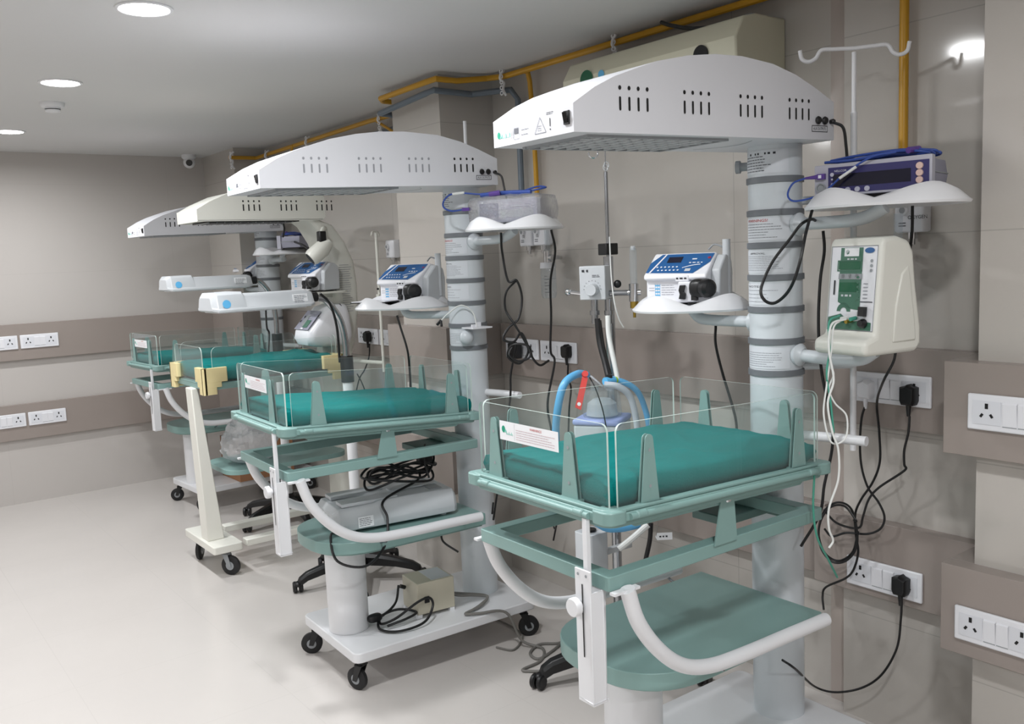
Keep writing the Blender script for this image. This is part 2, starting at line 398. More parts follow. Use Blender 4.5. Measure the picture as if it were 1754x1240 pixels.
# ---- medical gas pipes along the top of the wall
b = MB(M_pipe)
b.tube([(2.53, BY+0.1, 2.345), (2.53, 3.30, 2.345), (2.50, 3.40, 2.35), (2.36, 3.44, 2.335), (2.25, 3.44, 2.335), (2.235, 3.50, 2.33), (2.24, 3.92, 2.325), (2.27, 3.95, 2.32)], 0.013, smooth=0)
b.tube([(2.53, 3.97, 2.32), (2.53, 4.6, 2.325), (2.54, 5.6, 2.315), (2.52, 6.2, 2.30), (2.33, 6.22, 2.30)], 0.013, smooth=0)
b.tube([(2.27, 3.95, 2.32), (2.53, 3.97, 2.32)], 0.013, smooth=0)
b.tube([(2.53, 3.165, 2.345), (2.56, 3.165, 2.30), (2.575, 3.165, 1.95), (2.575, 3.165, 1.60)], 0.011, smooth=3)
tag(b.build('gas_pipe'), 'yellow medical gas pipe running under the ceiling around the middle pillar', 'pipe')
b = MB(M_pipe); b.tube([(2.515, 1.412, CEIL), (2.515, 1.412, 1.66)], 0.013, n=14, smooth=0)
tag(b.build('gas_pipe'), 'yellow vertical gas pipe behind the right monitor beside the drip stand', 'pipe')
b = MB(M_pipe); b.tube([(2.53, 4.5, 2.32), (2.50, 4.2, 2.20), (2.57, 4.15, 2.16)], 0.008); b.tube([(2.53, 5.6, 2.315), (2.57, 5.75, 2.26)], 0.008)
tag(b.build('gas_pipe'), 'short orange branch pipe dropping left of the middle pillar', 'pipe')
b = MB(M_pipeg)
b.tube([(2.565, 3.26, 1.66), (2.565, 3.26, 2.24), (2.55, 3.29, 2.285), (2.53, 3.36, 2.29), (2.45, 3.455, 2.285), (2.25, 3.46, 2.29), (2.245, 3.52, 2.285), (2.25, 3.95, 2.26), (2.50, 3.97, 2.25), (2.56, 4.1, 2.26), (2.57, 6.2, 2.245)], 0.014, smooth=0)
tag(b.build('vacuum_pipe'), 'grey pipe running below the yellow pipe around the middle pillar', 'pipe')
for (p, lb) in (((2.50, 2.58, 2.345), 'white perforated pipe hanger left of the wall cabinet'), ((2.50, 3.30, 2.345), 'white perforated pipe hanger right of the middle pillar'),
          ((2.50, 4.42, 2.32), 'white perforated pipe hanger just left of the middle pillar'), ((2.50, 5.35, 2.31), 'white perforated pipe hanger at the middle of the far pipe run'),
          ((2.50, 6.0, 2.30), 'white perforated pipe hanger second from the far corner'), ((2.31, 6.15, 2.30), 'white perforated pipe hanger in the far corner')):
    b = MB(M_paper)
    zz = [p[2]+0.03, p[2]+0.012, p[2]-0.014, p[2]-0.03, p[2]-0.06, p[2]-0.085]
    xs = [p[0]+.03, p[0]+0.008, p[0], p[0]+0.02, p[0]+.015, p[0]+.03]
    b.tube([(x, p[1], z) for x, z in zip(xs, zz)], 0.006, n=6)
    for k in range(5): b.lathe([(0.008, -0.002), (0.011, 0), (0.008, 0.002), (0.005, 0), (0.008, -0.002)], (p[0]+0.006, p[1], p[2]+0.02-0.024*k), n=12, ax=(1, .2, 0))
    tag(b.build('pipe_hanger'), lb, 'bracket', 'pipe hangers under the ceiling')

# ---- ivory wall cabinet (split air conditioner) high on the wall
t = thing('air_conditioner', 'ivory wall-mounted air conditioner casing high behind the nearest warmer hood', 'air conditioner', (WX, 2.27, 2.04))
b = MB(M_ac)
prof = [(-0.0, 0.0), (-0.20, 0.0), (-0.25, 0.03), (-0.255, 0.16), (-0.215, 0.225), (-0.15, 0.24), (0, 0.24)]
b.prism(prof, lambda a, c, d: (a, d, c), -0.40, 0.43); b.build('casing', t, bevel=0.006)
mp = flat((-0.256, 0, 0.10), (0, -1, 0), (0.0, 0, 1), 0.002)
b = MB(M_green); disc(b, mp, -0.29, 0.045, 0.035, M_screeng); disc(b, mp, -0.21, 0.05, 0.016, M_bluelt); b.build('round_stickers', t)
b = MB(M_lens); b.cyl((-0.250, -0.26, 0.128), (-0.260, -0.26, 0.128), 0.030); lab(b.build('sensor_window', t), 'dark round window')
b = MB(M_midgrey); b.box(-0.16, -0.12, -0.39, 0.42, 0.238, 0.2415); b.build('top_grille', t)
b = MB(M_cable); b.tube([at(1133, 38, 0, 2.5), at(1150, 43, 0, 2.45), at(1180, 48, 0, 2.42), at(1215, 47, 0, 2.40)], 0.007)
tag(b.build('power_cable'), 'black cable lying on top of the ivory air conditioner', 'cable')

# ---- socket plates (x plane, y centre, z centre)
def pins(b, mp, s, t, k=1.0):
    for ds, dt, w_, h_, a in ((0, 0.013, .0035, .006, 0), (-0.0105, -0.008, .0028, .0045, -0.6), (0.0105, -0.008, .0028, .0045, 0.6)):
        c, q = cos(a), sin(a)
        b.add([mp(s+k*(ds+x*w_*c-y*h_*q), t+k*(dt+x*w_*q+y*h_*c)) for x, y in ((-1, -1), (1, -1), (1, 1), (-1, 1))], [(0, 1, 2, 3)], M_dark)
def plate(p, R, label, w, h=0.092, layout='psp', group='white wall socket plates', name='socket_plate'):
    """p = centre on the wall face, R = viewer's right along the wall"""
    ang = atan2(R[1], R[0]); t = thing(name, label, 'socket plate', p, ang, group)
    b = MB(M_socket); b.box(-w/2, w/2, -0.010, 0, -h/2, h/2); b.build('cover_plate', t, bevel=0.004, seg=3)
    mp = flat((0, -0.0102, 0), (1, 0, 0), (0, 0, 1), 0.0006)
    x = -w/2+0.012; uw = (w-0.024)/sum({'p': 2, 's': 2, 'b': 1}[c] for c in layout)
    for c in layout:
        n = {'p': 2, 's': 2, 'b': 1}[c]; cx = x+uw*n/2
        if c == 'p':
            b = MB(M_switch); b.box(x+0.002, x+uw*n-0.002, -0.0115, -0.0101, -h/2+0.016, h/2-0.016)
            mq = flat((0, -0.0116, 0), (1, 0, 0), (0, 0, 1), 0.0006); pins(b, mq, cx, 0.002, 1.15); b.build('socket', t)
        elif c == 's':
            for k in (0, 1):
                b = MB(M_switch); x0 = x+uw*k+0.002; x1 = x+uw*(k+1)-0.001
                b.add([(x0, -0.0105, -h/2+.016), (x1, -0.0105, -h/2+.016), (x1, -0.0145, h/2-.020), (x0, -0.0145, h/2-.020), (x0, -.0101, h/2-.016), (x1, -.0101, h/2-.016)], [(0, 1, 2, 3), (3, 2, 5, 4)], M_socket)
                b.box(x0, x1, -0.0112, -0.0102, -h/2+0.014, -h/2+.016, M_midgrey)
                b.build('switch', t)
        x += uw*n
    return t
Ymi = (0, -1, 0)
plate((2.50, 1.432, 1.105), Ymi, 'white socket plate right of the cream controller, with one white and one black plug', 0.248)
plate((2.50, 1.452, 0.515), Ymi, 'white socket plate low on the wall under the tangled cables, one black plug in it', 0.248)
plate((2.30, 0.985, 1.105), Ymi, 'large white socket plate on the right pillar, upper band, no plug', 0.245)
plate((2.30, 1.025, 0.536), Ymi, 'large white socket plate on the right pillar, lower band, no plug', 0.215, layout='psp')
plate((2.56, 3.29, 1.115), Ymi, 'white socket plate behind the coil of black cable right of the second warmer', 0.245)
plate((2.56, 3.03, 1.115), Ymi, 'white socket plate with one black plug above the blue hose', 0.245)
plate((2.56, 4.78, 1.105), Ymi, 'white socket plate with a black plug left of the middle pillar', 0.245)
plate((2.56, 4.52, 1.105), Ymi, 'white socket plate without a plug, half hidden by the middle pillar', 0.245)
Xp = (1, 0, 0); FB = FAR-0.035
plate((1.14, FB, 1.106), Xp, 'white double socket plate on the far wall, upper band, nearest the corner', 0.235)
plate((0.89, FB, 1.106), Xp, 'white double socket plate at the picture edge, upper band of the far wall', 0.235)
plate((1.14, FB, 0.580), Xp, 'white double socket plate on the far wall, lower band, nearest the corner', 0.235)
plate((0.89, FB, 0.580), Xp, 'white double socket plate at the picture edge, lower band of the far wall', 0.235)

# ---- gas outlets with flowmeters
def outlet(p, label, word=None, n=1):
    t = thing('gas_outlet', label, 'gas outlet', p, -pi/2, 'medical gas outlets on the wall')
    b = MB(M_socket); b.box(-0.045, 0.045, -0.045, 0, -0.05, 0.05); b.build('outlet_body', t, bevel=0.008, seg=3)
    mp = flat((0, -0.0455, 0), (1, 0, 0), (0, 0, 1), 0.001)
    b = MB(M_midgrey); b.cyl((-0.014, -0.045, 0.014), (-0.014, -0.056, 0.014), 0.015, m=M_white); disc(b, flat((-0.014, -0.0565, 0.014), (1, 0, 0), (0, 0, 1)), 0, 0, 0.009, M_midgrey); b.build('release_ring', t)
    b = MB(M_inkdk); letter(b, mp, -0.002 if word else -0.02, -0.012, 0.010, word or 'O2', M_inkdk)
    for k in range(2): rect(b, mp, -0.03, -0.008, -0.024-.008*k, -0.021-.008*k, M_ink)
    b.build('lettering', t)
    b = MB(M_chrome); b.cyl((0, -0.022, -0.05), (0, -0.022, -0.068), 0.014); b.cyl((0, -0.022, -0.068), (0, -0.022, -0.085), 0.008); b.build('connector', t)
    return t
outlet((2.60, 3.235, 1.635), 'white gas outlet on the wall, left one of the pair under the wrapped monitor')
outlet((2.60, 3.135, 1.635), 'white gas outlet on the wall, right one of the pair under the wrapped monitor', None)
outlet((2.545, 1.385, 1.615), 'white gas outlet lettered OXYGEN behind the near monitor shelf', 'OXYGEN')
outlet((2.60, 4.47, 1.61), 'white gas outlet left of the middle pillar above the second pump')
def bottle(p, label):
    t = thing('flowmeter', label, 'flowmeter', p, 0, 'wall flowmeters with humidifier bottles')
    b = MB(M_chrome); b.cyl((0, 0, 0.0), (0.06, 0, 0.0), 0.010); b.cyl((0, 0, -0.02), (0, 0, 0.03), 0.018); b.cyl((0, -.035, 0), (0, -.015, 0), .014); b.build('valve', t)
    b = MB(M_clear); b.cyl((0, 0, 0.03), (0, 0, 0.12), 0.012, caps=True); b.build('flow_tube', t)
    b = MB(M_socket); b.lathe([(0, -.02), (0.034, -0.02), (0.036, -0.045), (0.0, -0.045)]); b.build('bottle_cap', t)
    b = MB(M_clear); b.lathe([(0, -.045), (0.032, -0.045), (0.034, -0.06), (0.034, -0.16), (0.028, -0.175), (0, -0.178)]); b.lathe([(0.0345, -0.09), (0.0345, -0.093)]); b.build('bottle', t)
    mp = curved(0.034, radians(200), -0.15); b = MB(M_ink)
    for k in range(6): rect(b, mp, 0, 0.012 if k % 2 else 0.02, 0.014*k, 0.014*k+0.002, M_ink, 3)
    b.build('scale_marks', t)
bottle((2.53, 3.05, 1.53), 'clear humidifier bottle on the wall below and right of the paired gas outlets')
bottle((2.47, 1.40, 1.50), 'clear humidifier bottle on the wall behind the cream controller')
# ================================================================ radiant warmers
UNITS = {1: (2.161, 1.5925, -0.0165), 2: (2.0696, 3.0197, -0.0436), 3: (2.25, 4.6, 0.0), 4: (2.44, 5.94, 0.06)}
def lw(i, u, w, z):              # a warmer's own coordinates -> world
    x, y, t = UNITS[i]; return Vector((x+u*cos(t)-w*sin(t), y+u*sin(t)+w*cos(t), z))
R_COL = 0.074
def castor(parent, x, y, rot, r=0.042, top=0.12, twin=False, body=None):
    b = MB(M_rubber, Matrix.Translation((x, y, 0)) @ Matrix.Rotation(rot, 4, 'Z'))
    off = 0.022
    for s_ in ((-0.011, 0.011) if twin else (0,)):
        hw = 0.008 if twin else 0.012
        b.lathe([(0.006, -hw), (r*0.8, -hw), (r, -hw*0.6), (r, hw*0.6), (r*0.8, hw), (0.006, hw)], (off, s_, r), n=24, ax=(0, 1, 0))
        b.lathe([(0.0, -hw-.001), (r*0.45, -hw-.001)], (off, s_, r), n=16, ax=(0, 1, 0), m=M_midgrey)
        b.lathe([(r*0.45, hw+.001), (0, hw+.001)], (off, s_, r), n=16, ax=(0, 1, 0), m=M_midgrey)
    c = b.build('castor', parent)
    g = MB(body or M_chrome, Matrix.Translation((x, y, 0)) @ Matrix.Rotation(rot, 4, 'Z'))
    g.cyl((0, 0, top-0.022), (0, 0, top), 0.016)
    for s_ in (-0.017, 0.017): g.prism([(off-.008, r-.006), (off+.010, r-.004), (0.016, top-0.018), (-0.016, top-0.018)], XZ, s_-0.0015, s_+0.0015)
    g.box(-0.016, 0.018, -0.0185, 0.0185, top-0.022, top-0.018); g.build('castor_fork', c)
    return c

def dish(parent, c, rx, ry, rz, seed=0):
    """white moulded shelf plate with two raised lobes"""
    n = 48; b = MB(M_white, Matrix.Translation(c) @ Matrix.Rotation(rz, 4, 'Z')); rings = []
    for rho, hz in ((0.02, 0.010), (0.55, 0.010), (0.68, 0.5), (0.80, 1.0), (0.90, 0.75), (1.0, 0.0), (0.985, -0.006), (0.85, -0.002), (0.02, 0.002)):
        R_ = []
        for i in range(n):
            a = 2*pi*i/n; lobe = 0.014+0.032*abs(sin(2*a+.25))
            e = 0.86; cx = math.copysign(abs(cos(a))**e, cos(a)); sy = math.copysign(abs(sin(a))**e, sin(a))
            z = hz*lobe if hz in (0.5, 1.0, 0.75) else hz
            R_.append((rx*rho*cx, ry*rho*sy, z+(0.006 if hz in (0.5,) else 0)))
        rings.append(R_)
    b.loft(rings); return b.build('shelf_plate', parent)
def arm(parent, pts, r=0.017, m=None, name='support_arm'):
    b = MB(m or M_grey); b.tube(pts, r, n=14, smooth=6)
    p = Vector(pts[0]); q = Vector((0, 0, p.z)); d = (p-q).normalized()
    b.lathe([(0.03, 0.0), (0.032, 0.012), (0.02, 0.022), (r, 0.026)], q+d*(R_COL-0.004), ax=d, n=24)
    return b.build(name, parent)

HOODTOP = [(-0.862, 0.060), (-0.80, 0.096), (-0.74, 0.122), (-0.68, 0.141), (-0.606, 0.163), (-0.506, 0.182), (-0.413, 0.192), (-0.313, 0.194), (-0.196, 0.184), (-0.10, 0.162), (-0.02, 0.134), (0.063, 0.100)]
def hood(root, W, du, slots=True, full=True, m=None, zb=1.82, tilt=0.0206, closed=False):
    m = m or M_hood
    sh = lambda p: Vector((p[0], p[1], p[2]+zb+tilt*p[0]))
    top = [(a+(du if a < -0.3 else 0), c) for a, c in HOODTOP]
    ua, ub = top[0][0], top[-1][0]; g0, g1 = ua+0.07, ua+0.52; gw = W-0.035
    b = MB(m); b.fn = sh
    poly = [(ua, 0), (ub, 0)] + top[::-1]
    # side walls, top skin, end faces
    for w_ in (-W, W): b.add([(a, w_, c) for a, c in poly], [tuple(range(len(poly)))])
    n = len(top)
    b.add([(a, w_, c) for w_ in (-W, W) for a, c in top], [(i, i+1, n+i+1, n+i) for i in range(n-1)])
    b.add([(ua, -W, 0), (ua, W, 0), (ua, W, top[0][1]), (ua, -W, top[0][1])], [(0, 1, 2, 3)])
    b.add([(ub, -W, 0), (ub, W, 0), (ub, W, top[-1][1]), (ub, -W, top[-1][1])], [(0, 1, 2, 3)])
    # underside with its heater opening
    O = [(ua, -W, 0), (ub, -W, 0), (ub, W, 0), (ua, W, 0)]; I = [(g0, -gw, 0), (g1, -gw, 0), (g1, gw, 0), (g0, gw, 0)]
    b.add(O+I, [(0, 1, 5, 4), (1, 2, 6, 5), (2, 3, 7, 6), (3, 0, 4, 7)])
    b.add(I+[(x, y, 0.035) for x, y, _ in I], [(0, 1, 5, 4), (1, 2, 6, 5), (2, 3, 7, 6), (3, 0, 4, 7), (4, 5, 6, 7)], M_midgrey)
    b.fn = sh
    b.prism([(g1+.12+0.05*sin(k/8*pi), -0.10+0.2*k/8) for k in range(9)]+[(g1+.118+0.05*sin(k/8*pi), -0.10+0.2*k/8) for k in range(8, -1, -1)], XY, -0.0012, -0.0006, M_midgrey)
    if slots:
        for w_, s_ in ((-W-0.0008, 1), (W+0.0008, -1)):
            for gi, (s0, s1) in enumerate(((-0.727, -0.643), (-0.522, -0.438), (-0.323, -0.241), (-0.130, -0.049))):
                mv = M_dark if slots is True or gi == 3 else mat('covered_vent', (150, 152, 158), .5)
                for k in range(4):
                    x = s0+(s1-s0)*k/3
                    b.add([(x+0.0045*cos(t), w_, 0.098+0.005*sin(t)) for t in [2*pi*j/10 for j in range(10)]], [tuple(range(10))], mv)
                    b.add([(x+a*0.0032, w_, z_) for a, z_ in ((-1, 0.052), (-.6, .049), (.6, .049), (1, 0.052), (1, 0.077), (.6, .079), (-.6, .079), (-1, 0.077))], [tuple(range(8))], mv)
    h = b.build('hood', root, bevel=0.003)
    # grille
    b = MB(M_steel); b.fn = sh
    nx = 11
    for k in range(nx+1):
        x = g0+(g1-g0)*k/nx; b.box(x-0.004, x+0.004, -gw, gw, -0.006, 0.004, M_ltgrey)
    for k in range(7):
        y = -gw+2*gw*k/6; b.box(g0, g1, y-0.0025, y+0.0025, -0.005, 0.0, M_ltgrey)
    for y in (-gw, gw): b.box(g0-.008, g1+.008, y-.006, y+.006, -0.006, 0.001, M_midgrey)
    for x in (g0, g1): b.box(x-.006, x+.006, -gw, gw, -0.006, 0.001, M_midgrey)
    b.build('heater_grille', h)
    b = MB(M_frost); b.fn = sh
    for y in (-0.05, 0.05): b.cyl((g0+.02, y, 0.015), (g1-.02, y, 0.015), 0.008, n=10)
    b.build('heater_rod', h)
    if full:
        b = MB(M_black); b.fn = sh
        for x in (-0.011, 0.018): b.lathe([(0.009, 0), (0.011, -.004), (0.008, -.009), (0, -.009)], (x, -W, 0.050), ax=(0, 1, 0), n=16)
        b.lathe([(0.006, 0), (0.007, -.010), (0.004, -.014), (0, -.014)], (0.047, -W, 0.048), ax=(0, 1, 0), n=14)
        b.build('outlet', h)
        mp = lambda s_, t_: sh((s_, -W-0.0008, t_))
        b = MB(M_paper); frame2(b, mp, -0.036, 0.033, 0.020, 0.037, 0.0018, M_inkdk); letter(b, mp, -0.002, 0.025, 0.0075, 'AUX OUTPUTS', M_inkdk, width=0.055, center=True); b.build('outlet_label', h)
        mp = lambda s_, t_: sh((ua-0.0008, -s_, t_))    # end face, s to the right
        b = MB(M_black); b.fn = sh; b.box(ua-0.004, ua+0.002, -W+0.012, -W+0.030, 0.018, 0.047)
        b.add([(ua-0.0045, -W+.014, .022), (ua-0.0045, -W+.028, .022), (ua-0.009, -W+.028, .044), (ua-0.009, -W+.014, .044)], [(0, 1, 2, 3)], M_lens); b.build('power_switch', h, bevel=0.001)
        b = MB(M_ink); disc(b, mp, -W+0.022, 0.026, 0.006, M_logo, ry=0.008); disc(b, mp, -W+0.028, 0.022, 0.0035, M_logol)
        for k in range(7): rect(b, mp, -W+0.033+k*.005, -W+0.036+k*.005, 0.018, 0.020+0.008*((k*7) % 3 == 0), M_logol)
        for k in range(2): rect(b, mp, -0.075+k*.006, -.074+k*.006, 0.012, 0.032, M_ink)
        rect(b, mp, -0.064, -0.048, 0.022, 0.034, M_ink); frame2(b, mp, -0.066, -0.046, 0.010, 0.036, .001, M_inklt)
        printlines(b, mp, -0.038, -0.008, 0.012, 0.034, 2, 0.0018, M_inklt, 3)
        for (p, q) in (((0.012, 0.012), (0.052, 0.012)), ((0.052, 0.012), (0.032, 0.046)), ((0.032, 0.046), (0.012, 0.012))):
            dx, dy = q[0]-p[0], q[1]-p[1]; l = sqrt(dx*dx+dy*dy); nx_, ny_ = -dy/l*.0008, dx/l*.0008
            b.add([mp(p[0]+nx_, p[1]+ny_), mp(p[0]-nx_, p[1]-ny_), mp(q[0]-nx_, q[1]-ny_), mp(q[0]+nx_, q[1]+ny_)], [(0, 1, 2, 3)], M_inklt)
        printlines(b, mp, 0.022, 0.042, 0.016, 0.030, 3, 0.0012, M_inklt, 5)
        rect(b, mp, 0.066, 0.0685, 0.022, 0.040, M_inkdk); disc(b, mp, 0.0672, 0.016, 0.0018, M_inkdk)
        printlines(b, mp, 0.055, 0.082, 0.047, 0.054, 2, 0.0013, M_ink, 8)
        b.build('front_markings', h)
    return h

def clear_panel(parent, mpf, L, H, r=0.018, t=0.005, name='clear_panel'):
    """mpf(s, t, d): s along, t up, d through; edge faces polished"""
    pts = [(0, 0), (L, 0)]+[(L-r+r*sin(a), H-r+r*cos(a)) for a in [pi/2*(1-k/5) for k in range(6)]]+[(r-r*cos(a), H-r+r*sin(a)) for a in [pi/2*(1-k/5) for k in range(6)]]
    b = MB(M_acr); n = len(pts)
    b.add([mpf(s, q, 0) for s, q in pts], [tuple(range(n))]); b.add([mpf(s, q, t) for s, q in pts], [tuple(range(n))[::-1]])
    b.add([mpf(s, q, d) for d in (0, t) for s, q in pts], [(i, (i+1) % n, n+(i+1) % n, n+i) for i in range(n)], M_edge)
    return b.build(name, parent)

def bracket(parent, mpf, s, h=0.155, w0=0.028, w1=0.012):
    """tapered tab that grips a panel; mpf(s, t, d) with d outward"""
    pts = [(-w0, -0.02), (w0, -0.02), (w0, 0.0)]+[(w1*cos(a), h-w1+w1*sin(a)) for a in [pi*k/8 for k in range(9)]]+[(-w0, 0.0)]
    b = MB(M_teal); n = len(pts)
    for d0, d1 in ((0.001, 0.0035), (-0.0085, -0.006)):
        b.add([mpf(s+a, c, d) for d in (d0, d1) for a, c in pts], [tuple(range(n)), tuple(range(n, 2*n))[::-1]]+[(i, (i+1) % n, n+(i+1) % n, n+i) for i in range(n)])
    b.add([mpf(s+a, c, d) for c in (-0.016, 0.006) for a, d in ((-w0-.004, -.012), (w0+.004, -.012), (w0+.004, 0.010), (-w0-.004, 0.010))], [(0, 1, 2, 3), (4, 5, 6, 7), (0, 1, 5, 4), (1, 2, 6, 5), (2, 3, 7, 6), (3, 0, 4, 7)])
    for c in (0.04, h-0.035):
        b.add([mpf(s+0.004*cos(a), c+0.004*sin(a), 0.0042) for a in [2*pi*k/10 for k in range(10)]], [tuple(range(10))], M_midgrey)
    return b.build('panel_bracket', parent)

def mattress(i, u0, u1, W, z0, z1, tiltf, label, seed, wr=0.004, drape=0.0, group='teal covered mattresses in the warmer beds'):
    t = thing('mattress', label, 'mattress', lw(i, (u0+u1)/2, 0, tiltf((u0+u1)/2)+z0), UNITS[i][2], group)
    b = MB(M_cloth); L = (u1-u0)/2; nu, nw = 84, 54; H = z1-z0; off = Vector((seed*3.1, seed*1.7, 0))
    def P(a, c, top):
        u, w_ = L*a, W*c
        ed = max(abs(a), abs(c)); e2 = (max(0, abs(a)-0.93)/0.07)**2+(max(0, abs(c)-0.90)/0.10)**2
        edge = min(1, e2); s_ = tiltf((u0+u1)/2+u)-tiltf((u0+u1)/2)
        pull = 1+0.012*(abs(a)*abs(c))**6
        rg = lambda v: (1-abs(noise.noise(v+off)))**6
        fold = noise.noise(Vector((u*3, w_*5, 0))+off)*wr*0.9+rg(Vector((u*3.2+w_*1.5, w_*9-u*1.6, 1)))*wr*0.7+rg(Vector((u*7-w_*3, w_*12, 5)))*wr*0.35
        z = H*(1-0.13*edge)+fold if top else H*0.28*edge+(noise.noise(Vector((u*9, w_*9, 4))+off)*wr*.6 if ed > .97 else 0)
        bulge = 1.0
        return (u*pull, w_*pull*bulge, z+s_)
    rows = []
    for top in (True, False):
        rows.append([[P(-1+2*p/nu, -1+2*q/nw, top) for q in range(nw+1)] for p in range(nu+1)])
    for k, G in enumerate(rows):
        b.add([v for r_ in G for v in r_], [(p*(nw+1)+q, p*(nw+1)+q+1, (p+1)*(nw+1)+q+1, (p+1)*(nw+1)+q) for p in range(nu) for q in range(nw)])
    # side skirts with soft bulge
    def loop(G):
        return [G[p][0] for p in range(nu+1)]+[G[nu][q] for q in range(1, nw+1)]+[G[p][nw] for p in range(nu-1, -1, -1)]+[G[0][q] for q in range(nw-1, 0, -1)]
    A, B = loop(rows[0]), loop(rows[1]); n = len(A)
    Mid = [((p[0]+q[0])/2*1.012, (p[1]+q[1])/2*1.025, (p[2]+q[2])/2) for p, q in zip(A, B)]
    b.add(A+Mid, [(j, (j+1) % n, n+(j+1) % n, n+j) for j in range(n)]); b.add(Mid+B, [(j, (j+1) % n, n+(j+1) % n, n+j) for j in range(n)])
    b.build('cloth_cover', t, ang=60)
    return t

def column_labels(col, sparse=False):
    """printed sheets wrapped on the column"""
    a0 = radians(-168)
    M_sheet = mat('sheet_print', (214, 218, 224), .4)
    sheets = [(1.560, 1.622, 'WARNINGS!', M_inkred, 6), (1.470, 1.532, 'APPROVAL', M_ink, 9), (1.380, 1.440, 'NOTES', M_ink, 4), (1.200, 1.262, '', M_ink, 7), (1.742, 1.806, '', M_ink, 6)]
    for k, (z0, z1, word, m, nl) in enumerate(sheets):
        mp = curved(R_COL, a0, z0); mq = curved(R_COL, a0, z0, 0.0018); b = MB(M_paper); H = z1-z0
        rect(b, mp, -0.075, 0.070, 0, H, M_sheet, 18)
        letter(b, mq, -0.062 if k != 1 else -0.050, H-0.011, 0.0075 if k == 0 else 0.0056, word, m, width=0.075 if k == 0 else 0.055)
        printlines(b, mq, -0.066, 0.052, 0.004, H-0.014, nl, 0.0013 if k < 4 else .0022, M_inklt if k in (1, 2, 3) else M_ink, 11+k, 0.45, (0.004, 0.012))
        if k == 4: printlines(b, mq, -0.045, 0.035, H-.014, H-.006, 1, .0055, M_inkdk, 5, 0, (.02, .026))
        b.build('printed_sheet', col)

